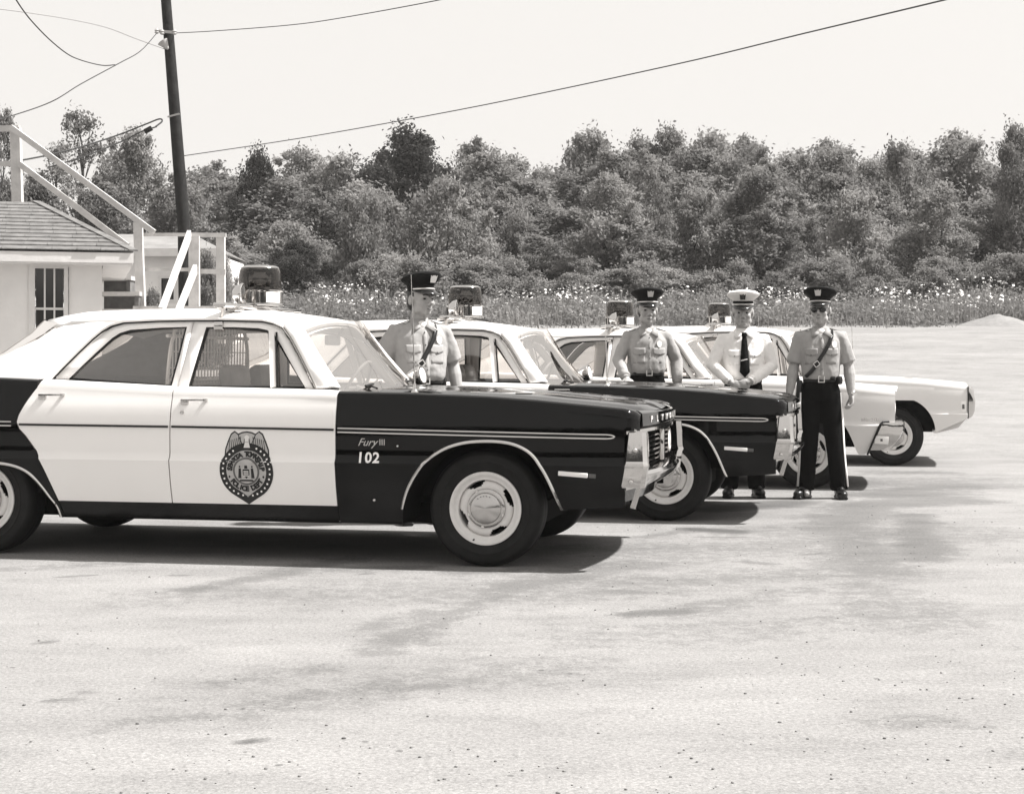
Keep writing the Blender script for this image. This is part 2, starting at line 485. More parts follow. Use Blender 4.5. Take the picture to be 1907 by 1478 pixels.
# loose pebbles scattered on the lot
random.seed(4)
b = MB()
for i in range(700):
    if random.random() < 0.75:
        v = 1050 + 430 * random.random() ** 0.9; u = random.uniform(-60, 1960); x, y = gp(u, v)
    else:
        v = random.uniform(930, 1060); u = random.uniform(1050, 1950); x, y = gp(u, v)
    if noise.noise(Vector((x * 0.9, y * 0.9, 1.7))) < -0.05 and random.random() < .7: continue
    r = random.choice((0.002, 0.0025, 0.003, 0.004, 0.005)) * (1.0 if random.random() > .04 else 1.6)
    R = Matrix.Rotation(random.uniform(0, 6.3), 3, 'Z')
    b.ball((x, y, terrain(x, y) + r * 0.35), (r * random.uniform(.8, 1.5), r, r * 0.6), 5, R)
peb = b.build('pebbles', mat('pebble_stone', 0.13, 0.8, var=0.6, vscale=3.0), None, True, 60, recalc=False)
tag(peb, kind='stuff')
# =============================================================== CARS
# local axes: +x forward, +y to the car's left (away from the camera), z up; origin on the ground under the front axle
ZK = [0.20, 0.24, 0.335, 0.45, 0.572, 0.584, 0.605, 0.63, 0.72, 0.80, 0.88, 0.93, 0.97, 1.08]
WK = [0.885, 0.905, 0.945, 0.975, 0.997, 1.000, 0.984, 0.980, 0.982, 0.980, 0.968, 0.954, 0.938, 0.905]
def W(x, z):
    w = interp(z, ZK, WK)
    if x > 0.35: w -= 0.045 * ((x - 0.35) / 0.45) ** 2
    if x > 0.80: w -= 0.06 * ((x - 0.80) / 0.075) ** 2.4
    if x < -3.3: w -= 0.06 * ((-3.3 - x) / 1.05) ** 2
    return w
def ztop(x):
    return interp(x, [-4.4, -3.6, -3.0, -2.65, -1.86, -1.0, -0.85, -0.46, 0.02, 0.31, 0.61, 0.79, 0.85, 0.875],
                     [0.96, 1.045, 1.065, 1.05, 1.012, 0.998, 0.990, 0.985, 0.968, 0.948, 0.920, 0.902, 0.885, 0.865])
ARCH = [(-0.472, 0.235), (-0.468, 0.30), (-0.448, 0.37), (-0.418, 0.443), (-0.375, 0.515), (-0.324, 0.581), (-0.265, 0.630), (-0.2, 0.666), (-0.135, 0.688), (-0.06, 0.702), (0.035, 0.707),
        (0.11, 0.704), (0.175, 0.693), (0.23, 0.672), (0.275, 0.643), (0.318, 0.596), (0.351, 0.545), (0.384, 0.478), (0.411, 0.412), (0.430, 0.365), (0.443, 0.335)]
RARCH = [(-3.66, 0.235), (-3.645, 0.30), (-3.60, 0.40), (-3.54, 0.47), (-3.44, 0.525), (-3.30, 0.55), (-3.12, 0.555), (-2.95, 0.548), (-2.84, 0.530), (-2.76, 0.492), (-2.70, 0.43), (-2.65, 0.36), (-2.61, 0.30), (-2.597, 0.235)]
ARCH_S = [tuple(p) for p in catmull(ARCH, 3)]
RARCH_S = [tuple(p) for p in catmull(RARCH, 3)]
def G(z):            # half width of the greenhouse side
    return 0.862 - 0.42 * (z - 1.0)
KN = [0.20, 0.235, 0.335, 0.45, 0.52, 0.572, 0.584, 0.605, 0.63, 0.68, 0.72, 0.76, 0.80, 0.84, 0.88, 0.91, 0.94]
ROLL = [(0.050, 0.0), (0.028, 0.003), (0.012, 0.012), (0.003, 0.028), (0.0, 0.050)]

def column(x, zb, zt, inner, sgn):
    pts = []
    for k in KN:
        z = min(max(k, zb), zt - 0.055)
        pts.append((x, -W(x, z), z))
    w0 = W(x, zt - 0.055)
    for dz, ins in ROLL:
        z = zt - dz
        if z < zb: z = zb
        pts.append((x, -(w0 - ins), z))
    if inner is not None:
        for t in (0.35, 0.7, 1.0):
            yy = (w0 - 0.05) + (inner - (w0 - 0.05)) * t
            pts.append((x, -yy, max(zb, zt - 0.004 * t)))
    return [(p[0], p[1] * sgn, p[2]) for p in pts]

def panel(name, cols, m, parent, sgn):
    vs = [p for c in cols for p in c]
    nr, nc = len(cols), len(cols[0])
    return mesh_obj(name, vs, grid_faces(nr, nc, flip=(sgn < 0)), m, parent, True, 30, merge=0.0008)

def door_panel(name, zl, xl, xr, m, parent, sgn, top=None, nx=10):
    """Door between left edge x=xl(z) and right edge x=xr(z), bottom zl; rounds over at the belt."""
    cols = []
    for i in range(nx + 1):
        s = i / nx; c = []
        for k in KN:
            if k < zl - 1e-6: continue
            xm = xl(k) + (xr(k) - xl(k)) * s
            zt = ztop(xm)
            z = min(k, zt - 0.055)
            c.append((xm, -W(xm, z), z))
        zt0 = ztop(c[-1][0])
        xq = xl(zt0) + (xr(zt0) - xl(zt0)) * s
        w0 = W(xq, zt0 - 0.055)
        for dz, ins in ROLL:
            xq = xl(zt0 - dz) + (xr(zt0 - dz) - xl(zt0 - dz)) * s
            c.append((xq, -(w0 - ins), ztop(xq) - dz))
        c.append((xq, -(G(1.0) - 0.012), ztop(xq) + 0.002))
        # tucked-in edge at the bottom gives the panel its thickness
        c.insert(0, (c[0][0], c[0][1] + 0.03, c[0][2] + 0.003))
        cols.append([(p[0], p[1] * sgn, p[2]) for p in c])
    # returns along both vertical edges
    cols.insert(0, [(p[0] + 0.002, p[1] + 0.035 * sgn, p[2]) for p in cols[0]])
    cols.append([(p[0] - 0.002, p[1] + 0.035 * sgn, p[2]) for p in cols[-1]])
    return panel(name, cols, m, parent, sgn)

REDGE = ([0.235, 0.351, 0.5, 0.629, 0.72, 0.78, 0.83, 0.92, 1.0, 1.06], [-2.56, -2.586, -2.645, -2.705, -2.775, -2.838, -2.832, -2.785, -2.735, -2.70])
def rear_edge(z): return interp(z, *REDGE)

def side_strip(name, pts, w, m, parent, sgn, proud=0.008, closed_end=False):
    """Slim moulding following (x, z) points on the body side."""
    b = MB(); rings = []
    for x, z in pts:
        y = W(x, z)
        rings.append([(x, -(y - 0.004) * sgn, z - w / 2), (x, -(y + proud * 0.8) * sgn, z - w / 2 + 0.001), (x, -(y + proud) * sgn, z), (x, -(y + proud * 0.8) * sgn, z + w / 2 - 0.001), (x, -(y - 0.004) * sgn, z + w / 2)])
    b.loft(rings)
    return b.build(name, m, parent)

def band(outer, inner, f_out, f_in, n=4):
    """Flat band between two polylines of (x, z) on the greenhouse side."""
    vs, fs = [], []
    for (xo, zo), (xi, zi) in zip(outer, inner):
        vs += [f_out(xo, zo), f_in(xi, zi)]
    for i in range(len(outer) - 1):
        fs.append((2 * i, 2 * i + 1, 2 * i + 3, 2 * i + 2))
    return vs, fs

R_OUT = [(-2.66, 1.052), (-2.59, 1.135), (-2.52, 1.215), (-2.45, 1.29), (-2.40, 1.335), (-2.345, 1.368), (-2.27, 1.388), (-2.05, 1.396), (-1.838, 1.398), (-1.85, 1.2), (-1.868, 1.008)]
R_IN = [(-2.575, 1.055), (-2.51, 1.13), (-2.445, 1.20), (-2.385, 1.262), (-2.345, 1.302), (-2.30, 1.333), (-2.235, 1.352), (-2.04, 1.364), (-1.872, 1.368), (-1.885, 1.2), (-1.905, 1.014)]
F_OUT = [(-1.862, 1.008), (-1.845, 1.2), (-1.830, 1.398), (-1.60, 1.396), (-1.40, 1.390), (-1.335, 1.378), (-1.275, 1.352), (-1.215, 1.284), (-1.15, 1.192), (-1.085, 1.095), (-1.025, 1.003)]
F_IN = [(-1.80, 1.010), (-1.775, 1.2), (-1.750, 1.366), (-1.58, 1.365), (-1.42, 1.358), (-1.365, 1.347), (-1.315, 1.320), (-1.262, 1.258), (-1.20, 1.172), (-1.135, 1.085), (-1.075, 1.008)]

def greenhouse(root, sgn, paint, dz=0.0):
    def on(off):
        return lambda x, z: (x, -(G(z) + off) * sgn, z + dz * max(0, (z - 1.0) / 0.4))
    for nm, O_, I_, door in (('rear_window', R_OUT, R_IN, 'rear'), ('front_window', F_OUT, F_IN, 'front')):
        vs, fs = band(O_, I_, on(0.004), on(0.0))
        fr = mesh_obj(nm + '_frame', vs, fs if sgn > 0 else [f[::-1] for f in fs], paint, root, True, 40, recalc=False)
        thicken(fr, 0.035)
        # black gasket ring just inside the frame
        cxx = sum(p[0] for p in I_) / len(I_); czz = sum(p[1] for p in I_) / len(I_)
        I2 = []
        for x, z in I_:
            d = Vector((cxx - x, czz - z)); d.normalize(); I2.append((x + d.x * 0.016, z + d.y * 0.016))
        vs, fs = band(I_ + [I_[0]], I2 + [I2[0]], on(-0.004), on(-0.008))
        g = mesh_obj('window_gasket', vs, fs if sgn > 0 else [f[::-1] for f in fs], M_GASKET, fr)
        thicken(g, 0.012)
        # pane
        vs = [on(-0.016)(x, z) for x, z in I_]
        pane = mesh_obj('window_pane', vs, [tuple(range(len(vs)))], M_GLASS, fr, smooth=False)
    # vent window bar and lower sash of the front window
    b = MB()
    b.bar(on(-0.008)(-1.335, 1.345), on(-0.008)(-1.272, 1.008), 0.034, 0.02, up=(0, -sgn, 0.4))
    b.build('vent_bar', paint, root)
    b = MB()
    b.bar(on(0.0)(-1.30, 1.33), on(0.0)(-1.245, 1.014), 0.010, 0.016, up=(0, -sgn, 0.4))
    b.build('vent_gasket', M_GASKET, root)
    # drip rail
    dr = [(-2.70, 1.04)] + [(x - 0.012, z + 0.012) for x, z in R_OUT[:7]] + [(-2.05, 1.410), (-1.83, 1.412), (-1.6, 1.410), (-1.395, 1.404)] + [(x + 0.012, z + 0.010) for x, z in F_OUT[5:]]
    b = MB(); rings = []
    for x, z in dr:
        p = on(0.0)(x, z); y0 = abs(p[1])
        rings.append([(x, -(y0 - 0.01) * sgn, p[2] - 0.004), (x, -(y0 + 0.020) * sgn, p[2] - 0.004), (x, -(y0 + 0.026) * sgn, p[2] + 0.006), (x, -(y0 + 0.018) * sgn, p[2] + 0.006), (x, -(y0 + 0.01) * sgn, p[2] + 0.002), (x, -(y0 - 0.01) * sgn, p[2] + 0.004)])
    b.loft(rings); b.build('drip_rail', paint, root)
    b = MB(); b.tube([on(0.006)(x, z - 0.008) for x, z in dr[1:-1]], 0.0055, 6); b.build('drip_shadow', M_GASKET, root)  # dark tube painting in the gap shadow below the drip rail
    # rear pillar
    RO = [(-2.70, 1.03)] + [(x - 0.012, z + 0.012) for x, z in R_OUT[:7]]
    BK = [(-3.50, 1.03), (-3.24, 1.14), (-3.04, 1.225), (-2.88, 1.30), (-2.81, 1.352), (-2.74, 1.392), (-2.64, 1.412), (-2.40, 1.414)]
    vs, fs = [], []
    n = 6
    for (a, b_) in zip(RO, BK):
        for k in range(n + 1):
            t = k / n
            x = a[0] + (b_[0] - a[0]) * t; z = a[1] + (b_[1] - a[1]) * t
            ins = 0.10 * max(0, (t - 0.45) / 0.55) ** 2
            p = on(0.002 - ins)(x, z); vs.append(p)
    pl = mesh_obj('rear_pillar', vs, grid_faces(len(RO), n + 1, flip=(sgn < 0)), paint, root, True, 40)
    mesh_obj('pillar_trim', [(p[0], p[1] - 0.025 * (1 if p[1] > 0 else -1), p[2]) for p in vs], grid_faces(len(RO), n + 1, flip=(sgn > 0)), M_SEAT, pl, True, 40)
    return on

def roof_part(root, paint, dz=0.0):
    xs = [-3.02, -2.9, -2.75, -2.6, -2.4, -2.2, -2.0, -1.8, -1.6, -1.45, -1.33, -1.24, -1.18]
    ys = np.linspace(-1, 1, 25)
    vs = []
    for x in xs:
        edge = interp(x, [-3.05, -2.75, -2.3, -1.8, -1.4, -1.27, -1.18], [1.36, 1.405, 1.414, 1.414, 1.408, 1.375, 1.335])
        crown = interp(x, [-3.05, -2.9, -2.73, -2.36, -1.91, -1.6, -1.4, -1.3, -1.18], [1.428, 1.462, 1.486, 1.497, 1.497, 1.484, 1.464, 1.447, 1.418])
        hw = interp(x, [-3.05, -2.7, -2.3, -1.5, -1.3, -1.18], [0.62, 0.675, 0.690, 0.690, 0.675, 0.66])
        for t in ys:
            h = (1 - abs(t) ** 2.6)
            vs.append((x + 0.26 * t * t * min(1, max(0, (-2.55 - x) / 0.45)) - 0.05 * (1 - t * t) * max(0, (-2.8 - x) / 0.25) + (0.07 * (1 - t * t)) * max(0, (x + 1.35) / 0.17), t * (hw + 0.008), edge + dz + (crown - edge) * h))
    o = mesh_obj('roof', vs, grid_faces(len(xs), len(ys), flip=True), paint, root, True, 50)
    thicken(o, 0.03)
    lin = mesh_obj('headliner', [(v[0], v[1] * 0.96, v[2] - 0.045) for v in vs], grid_faces(len(xs), len(ys)), M_LINER, root, True, 60)
    return o

def screen(root, edge_pts, name, mt, bulge, flip=False):
    """Curved windscreen: edge_pts list of (x, y, z) down the near side; mirrored and bulged along x."""
    vs = []; n = 14
    for (x, y, z) in edge_pts:
        for k in range(n + 1):
            t = -1 + 2 * k / n
            vs.append((x + bulge * (1 - abs(t) ** 2.2), t * y, z + 0.035 * (1 - t * t) * max(0, (z - 1.25) / 0.12)))
    return mesh_obj(name, vs, grid_faces(len(edge_pts), n + 1, flip=flip), mt, root, True, 80)

def wheel(root, x, y, sgn, steer=0.0):
    R = Matrix.Rotation(radians(90) * sgn, 3, 'X')       # local z -> outward (-y for sgn 1)
    M = Matrix.Translation((x, y, 0.33)) @ Matrix.Rotation(steer, 4, 'Z') @ R.to_4x4()
    w = empty('wheel', (0, 0, 0), 0, root)
    w.matrix_local = M
    tyre = [(0.205, -0.105), (0.225, -0.108), (0.27, -0.115), (0.305, -0.108), (0.322, -0.090), (0.329, -0.06), (0.331, -0.03), (0.329, -0.022), (0.331, -0.014), (0.332, 0.0), (0.331, 0.014), (0.329, 0.022), (0.331, 0.03), (0.329, 0.06),
            (0.324, 0.082), (0.314, 0.097), (0.306, 0.101), (0.303, 0.1035), (0.297, 0.104), (0.275, 0.107), (0.262, 0.107), (0.259, 0.1095), (0.254, 0.1095), (0.251, 0.106), (0.230, 0.100), (0.212, 0.092), (0.205, 0.085)]
    MB().lathe(tyre, 56, cap=False).build('tyre', M_TYRE, w, recalc=False)
    rim = [(0.19, -0.10), (0.206, -0.10), (0.206, 0.08), (0.209, 0.092), (0.2075, 0.099), (0.200, 0.101), (0.192, 0.098), (0.184, 0.090), (0.176, 0.082), (0.168, 0.079), (0.162, 0.078), (0.158, 0.060), (0.157, 0.030), (0.156, -0.08)]
    MB().lathe(rim, 56, cap=False).build('rim', M_RIM, w)
    # pressed disc with four slots
    vs, fs = [], []; n = 96; radii = [0.02, 0.09, 0.120, 0.128, 0.136, 0.146, 0.157]; hs = [0.060, 0.060, 0.064, 0.066, 0.066, 0.062, 0.050]
    for r, h in zip(radii, hs):
        for k in range(n):
            a = 2 * pi * k / n; vs.append((r * cos(a), r * sin(a), h))
    for i in range(len(radii) - 1):
        for k in range(n):
            a = 2 * pi * (k + 0.5) / n
            d = min(abs((a - radians(c) + pi) % (2 * pi) - pi) for c in (26, 113, 205, 298))
            lim = (0, 0, 0, 0.20, 0.30, 0.36)[i]
            if d < lim: continue
            k2 = (k + 1) % n
            fs.append((i * n + k, i * n + k2, (i + 1) * n + k2, (i + 1) * n + k))
    thicken(mesh_obj('wheel_disc', vs, fs, M_RIM, w, True, 40), 0.006)
    MB().lathe([(0.156, -0.02), (0.156, -0.015)], 32).build('wheel_back', M_DARK, w)
    cap = [(0.110, 0.062), (0.112, 0.070), (0.110, 0.078), (0.103, 0.083), (0.096, 0.085), (0.090, 0.086), (0.087, 0.091), (0.083, 0.094), (0.006, 0.108), (0.0005, 0.1085)]
    MB().lathe(cap, 64).build('hubcap', M_HUB, w)
    b = MB()
    for a in (62, 118, 20, 340, 200, 260):
        b.box((0.105 * cos(radians(a)), 0.105 * sin(radians(a)), 0.082), (0.010, 0.016, 0.008), Matrix.Rotation(radians(a), 3, 'Z'))
    b.build('hubcap_clip', M_CHROME, w, kind='stuff')
    b = MB()
    for k, a in enumerate((128, 112, 98, 84, 68)):
        b.box((0.070 * cos(radians(a)), 0.070 * sin(radians(a)), 0.0975), (0.006, 0.004, 0.003), Matrix.Rotation(radians(a), 3, 'Z'))
    b.build('hubcap_mark', M_PRINTK, w, kind='stuff')
    MB().tube([(-0.065, -0.172, 0.075), (-0.068, -0.180, 0.100)], 0.006, 6).build('valve', M_GASKET, w)
    return w

def hub_mat():
    m = mat('hubcap_steel', 0.50, 0.20, metal=1.0)
    nt = m.node_tree; b = nt.nodes['Principled BSDF']
    b.inputs['Anisotropic'].default_value = 0.92
    b.inputs['Anisotropic Rotation'].default_value = 0.25
    tg = nt.nodes.new('ShaderNodeTangent'); tg.direction_type = 'RADIAL'; tg.axis = 'Z'
    nt.links.new(tg.outputs[0], b.inputs['Tangent'])
    return m
M_HUB = hub_mat()

def interior(root):
    b = MB(); b.box((-1.95, 0, 0.40), (2.6, 1.64, 0.06), bev=0.01); b.build('floor_pan', M_DARK, root)
    b = MB(); b.box((-1.55, 0, 0.60), (0.58, 1.36, 0.28), bev=0.07)
    b.box((-1.86, 0, 0.80), (0.20, 1.36, 0.44), Matrix.Rotation(radians(-12), 3, 'Y'), bev=0.07); seat = b.build('front_seat', M_SEAT, root)
    for y in (-0.38, 0.38):
        b = MB(); b.box((-1.80 + (0.10 if y < 0 else 0), y, 1.065), (0.11, 0.34, 0.15), Matrix.Rotation(radians(-8), 3, 'Y'), bev=0.05); b.build('headrest', M_SEAT, seat)
    b = MB(); b.box((-2.62, 0, 0.60), (0.55, 1.36, 0.28), bev=0.07)
    b.box((-2.95, 0, 0.82), (0.20, 1.36, 0.42), Matrix.Rotation(radians(-18), 3, 'Y'), bev=0.07); b.build('rear_seat', M_SEAT, root)
    b = MB(); b.box((-0.90, 0, 0.84), (0.42, 1.56, 0.18), bev=0.05); b.build('dashboard', M_DASH, root)
    b = MB(); b.box((-3.30, 0, 1.005), (0.62, 1.30, 0.04), bev=0.01); b.build('parcel_shelf', M_DASH, root)
    # steering wheel (driver sits on the far side)
    sw = MB(); R = Matrix.Rotation(radians(-62), 3, 'Y'); c = Vector((-1.16, 0.38, 0.99))
    ring = [c + R @ Vector((0.19 * cos(a), 0.19 * sin(a), 0)) for a in np.linspace(0, 2 * pi, 33)]
    sw.tube(ring, 0.011, 8, cap=False)
    sw.tube([ring[8], c, ring[24]], 0.009, 6); sw.tube([c, c + Vector((0.30, 0, -0.14))], 0.022, 8)
    sw.build('steering_wheel', M_DASH, root)
    # mirror on the windscreen
    b = MB(); b.box((-1.20, 0.02, 1.295), (0.03, 0.25, 0.065), bev=0.012); b.bar((-1.17, 0.02, 1.31), (-1.13, 0.02, 1.37), 0.015, 0.015); b.build('rear_view_mirror', M_DASH, root)
    # wire cage behind the front seat
    cg = MB(); x0 = -2.02
    hoop = [(x0 + 0.02, -0.66, 0.70), (x0, -0.66, 0.98), (x0 + 0.005, -0.64, 1.18), (x0 + 0.01, -0.60, 1.30), (x0 + 0.01, -0.50, 1.375), (x0 + 0.01, 0, 1.395), (x0 + 0.01, 0.50, 1.375), (x0 + 0.01, 0.60, 1.30), (x0 + 0.005, 0.64, 1.18), (x0, 0.66, 0.98), (x0 + 0.02, 0.66, 0.70)]
    cg.tube(catmull(hoop, 4), 0.012, 6)
    cage = cg.build('prisoner_cage', M_CAGE, root)
    wv = MB()
    for y in np.arange(-0.60, 0.61, 0.05):
        zt = 1.39 - 0.14 * (abs(y) / 0.62) ** 6
        wv.tube([(x0, y, 0.72), (x0 + 0.01, y, zt)], 0.0044, 5, cap=False)
    for z in (0.82, 0.92, 1.02, 1.12, 1.22, 1.32):
        hwid = 0.655 if z < 1.2 else 0.62
        wv.tube([(x0 + 0.004, -hwid, z), (x0 + 0.004, hwid, z)], 0.0032, 5, cap=False)
    wv.build('cage_mesh', M_CAGE, cage, kind='stuff')
    for z in (1.045, 1.315):
        b = MB(); b.tube([(x0 + 0.0, -0.66, z), (x0 + 0.0, 0.66, z)], 0.011, 8); b.build('cage_bar', M_CAGE, cage)

def beacon(root, cx, dz=0.0):
    """Roof rack with rotating beacon, siren drum and two side lamps."""
    rt = empty('roof_beacon', (cx, 0, 1.463 + dz), 0, root)
    b = MB()
    b.box((0, 0, 0.035), (0.085, 1.36, 0.030), bev=0.012)
    b.box((-0.10, 0.02, 0.032), (0.06, 0.85, 0.022), bev=0.01)
    b.build('mounting_bar', M_CHROME, rt)
    for s in (-1, 1):
        b = MB()
        b.tube([(0, 0.60 * s, 0.03), (0, 0.63 * s, -0.02), (0.01, 0.69 * s, -0.085)], 0.014, 8)
        b.box((0.01, 0.705 * s, -0.09), (0.06, 0.03, 0.05), bev=0.008)
        b.build('bar_clamp', M_CHROME, rt)
        b = MB(); b.box((0.02, 0.46 * s, 0.012), (0.09, 0.07, 0.03), bev=0.012); b.build('bar_foot', M_CHROME, rt)
    b = MB(); b.lathe([(0.150, 0.05), (0.152, 0.058), (0.150, 0.064), (0.146, 0.066), (0.146, 0.140), (0.151, 0.143), (0.151, 0.150), (0.140, 0.153)], 40); dr = b.build('beacon_drum', M_CHROME, rt)
    # clear window strips and plate on the drum
    b = MB()
    for a in (-172, -150, -128, -112, -64):
        ca, sa = cos(radians(a)), sin(radians(a))
        b.box((0.1475 * ca, 0.1475 * sa, 0.102), (0.004, 0.020, 0.062), Matrix.Rotation(radians(a), 3, 'Z'))
    b.build('drum_slot', M_GASKET, dr, kind='stuff')
    b = MB()
    n = 8
    rings = []
    for k in range(n + 1):
        a = radians(-54 + 40 * k / n); rings.append([(0.148 * cos(a), 0.148 * sin(a), 0.070), (0.150 * cos(a), 0.150 * sin(a), 0.070), (0.150 * cos(a), 0.150 * sin(a), 0.136), (0.148 * cos(a), 0.148 * sin(a), 0.136)])
    b.loft(rings); b.build('drum_plate', M_WHITE, dr)
    b = MB(); b.lathe([(0.134, 0.153), (0.136, 0.17), (0.133, 0.25), (0.128, 0.278), (0.117, 0.296), (0.095, 0.306), (0.0005, 0.310)], 40); b.build('beacon_dome', M_DOME, rt)
    b = MB(); b.lathe([(0.122, 0.292), (0.1185, 0.2985), (0.106, 0.3045), (0.096, 0.3075)], 40); b.build('dome_rim', M_CHROME, rt)
    b = MB(); b.lathe([(0.07, 0.152), (0.07, 0.17), (0.02, 0.175), (0.02, 0.185)], 20)
    b.build('lamp_base', M_CHROME, rt)
    for a in (-70, 50, 170):
        R = Matrix.Rotation(radians(a), 3, 'Z')
        b = MB(); Mx = Matrix.Translation(R @ Vector((0.045, 0, 0.225))) @ (R @ Matrix.Rotation(radians(90), 3, 'Y')).to_4x4()
        b.lathe([(0.012, -0.035), (0.03, -0.028), (0.046, -0.004), (0.050, 0.004), (0.048, 0.010), (0.02, 0.016), (0.0005, 0.018)], 20, Mx); b.build('sealed_beam', M_CHROME, rt)
    for s in (-1, 1):
        sd = MB(); Mx = Matrix.Translation((0.0, 0.31 * s, 0.115)) @ Matrix.Rotation(radians(90), 4, 'Y')
        sd.lathe([(0.012, -0.060), (0.035, -0.052), (0.058, -0.025), (0.066, -0.004), (0.070, 0.004), (0.069, 0.012), (0.064, 0.016)], 24, Mx)
        sd.tube([(0, 0.31 * s, 0.045), (0, 0.31 * s, 0.06)], 0.013, 8)
        so = sd.build('side_lamp', M_CHROME, rt)
        ln = MB(); ln.lathe([(0.064, 0.012), (0.045, 0.020), (0.0005, 0.024)], 24, Mx); ln.build('lamp_glass', M_CLEAR, rt)
    return rt

def badge(root):
    """Door shield: every layer is a thin print laid on the curved door."""
    bx, bz = -1.385, 0.548
    hold = empty('door_badge', (0, 0, 0), 0, root)
    def put(p, lay):
        x, z = bx + p[0], bz + p[1]
        return (x, -(W(x, z) + 0.0012 + 0.0011 * lay), z)
    def disc(rx, rz, name, m, lay, hole=0.0, n=48, cz=0.0, rings=8, tip=0.0):
        vs, fs = [], []
        rr = [hole + (1 - hole) * k / rings for k in range(rings + 1)]
        for r in rr:
            for k in range(n):
                a = 2 * pi * k / n
                ex = 0.0
                if tip and sin(a) < 0:
                    t = max(0.0, 1 - abs((a - 1.5 * pi)) / 0.55); ex = -tip * t * t * r
                vs.append(put((rx * r * cos(a), cz + rz * r * sin(a) + ex), lay))
        for i in range(rings):
            for k in range(n):
                k2 = (k + 1) % n
                fs.append((i * n + k, i * n + k2, (i + 1) * n + k2, (i + 1) * n + k))
        return mesh_obj(name, vs, fs, m, hold, False)
    def poly(pts, name, m, lay):
        # fan in thin horizontal slices keeps the print on the door's curve
        bm = bmesh.new(); vv = [bm.verts.new((p[0], p[1], 0)) for p in pts]; bm.faces.new(vv)
        bmesh.ops.triangulate(bm, faces=bm.faces[:])
        for zc in np.arange(-0.20, 0.24, 0.02):
            bmesh.ops.bisect_plane(bm, geom=bm.verts[:] + bm.edges[:] + bm.faces[:], plane_co=(0, zc, 0), plane_no=(0, 1, 0))
        bm.verts.index_update()
        vs = [put((v.co.x, v.co.y), lay) for v in bm.verts]; fs = [tuple(v.index for v in f.verts) for f in bm.faces]; bm.free()
        return vs, fs
    def polys(lst, name, m, lay):
        b = MB()
        for pts in lst: b.add(*poly(pts, name, m, lay))
        return b.build(name, m, hold, smooth=False, recalc=False, kind='stuff' if len(lst) > 1 else None)
    sym = lambda pts: pts + [(-x, z) for x, z in reversed(pts)]
    eo = sym([(0.0, 0.210), (0.03, 0.206), (0.052, 0.196), (0.075, 0.212), (0.098, 0.196), (0.118, 0.150), (0.134, 0.105), (0.137, 0.062), (0.126, 0.06), (0.10, 0.09), (0.0, 0.10)][0:11])
    polys([eo], 'eagle_outline', M_PRINTK, 0)
    ei = sym([(0.0, 0.202), (0.028, 0.198), (0.052, 0.187), (0.073, 0.203), (0.092, 0.190), (0.110, 0.147), (0.126, 0.103), (0.128, 0.075), (0.10, 0.105), (0.0, 0.11)])
    polys([ei], 'eagle_wings', M_BADGEG, 1)
    strokes = []
    for s in (-1, 1):
        for k in range(6):
            x0 = 0.035 + 0.013 * k; strokes.append([(s * x0, 0.178 - 0.004 * k), (s * (x0 + 0.004), 0.178 - 0.004 * k), (s * (x0 + 0.012), 0.125 - 0.006 * k), (s * (x0 + 0.008), 0.125 - 0.006 * k)])
        strokes.append([(s * 0.050, 0.190), (s * 0.056, 0.190), (s * 0.030, 0.130), (s * 0.025, 0.132)])
        strokes.append([(s * 0.012, 0.165), (s * 0.016, 0.168), (s * 0.022, 0.120), (s * 0.017, 0.120)])
        strokes.append([(s * 0.05, 0.105), (s * 0.10, 0.118), (s * 0.095, 0.100), (s * 0.055, 0.092)])
    polys(strokes, 'eagle_feather', M_PRINTK, 2)
    polys([[(-0.012, 0.150), (0.010, 0.150), (0.014, 0.180), (0.0, 0.190), (-0.014, 0.180)], [(-0.02, 0.115), (0.02, 0.115), (0.012, 0.145), (-0.012, 0.145)]], 'eagle_body', M_RIM, 2)
    disc(0.163, 0.163, 'shield', M_PRINTK, 1.5, cz=-0.020, tip=0.030, rings=14)
    beads = []
    for k in range(30):
        a = 2 * pi * k / 30 + 0.1
        if 1.15 < a < 1.99: continue
        cxp, czp = 0.143 * cos(a), -0.020 + 0.143 * sin(a)
        beads.append([(cxp + 0.006 * cos(t), czp + 0.006 * sin(t)) for t in np.linspace(0, 2 * pi, 9)[:-1]])
    polys(beads, 'shield_bead', M_PRINTW, 3)
    disc(0.121, 0.121, 'shield_ring', M_BADGEG, 3, cz=-0.020, tip=0.028, rings=12)
    disc(0.080, 0.080, 'seal_border', M_SHADE, 4, cz=-0.020)
    disc(0.069, 0.069, 'seal', M_BADGEG, 5, cz=-0.020)
    # crest on the seal: shield, two standing figures, helmet and scroll
    cr = [[(-0.020, 0.012), (0.020, 0.012), (0.020, -0.020), (0.0, -0.042), (-0.020, -0.020)]]
    for s in (-1, 1):
        cr += [[(s * 0.030, 0.018), (s * 0.044, 0.018), (s * 0.050, -0.040), (s * 0.030, -0.040)], [(s * 0.033, 0.022), (s * 0.042, 0.022), (s * 0.042, 0.032), (s * 0.033, 0.032)]]
    cr += [[(-0.010, 0.016), (0.010, 0.016), (0.008, 0.034), (-0.008, 0.034)], [(-0.045, -0.058), (0.045, -0.058), (0.038, -0.048), (-0.038, -0.048)]]
    polys([[(x, z - 0.020) for x, z in p] for p in cr], 'seal_crest', M_PRINTK, 6)
    polys([[(x, z - 0.020) for x, z in [(-0.015, y0), (0.015, y0), (0.015, y0 + 0.006), (-0.015, y0 + 0.006)]] for y0 in (-0.004, -0.016, -0.028)], 'crest_stripe', M_RIM, 7)
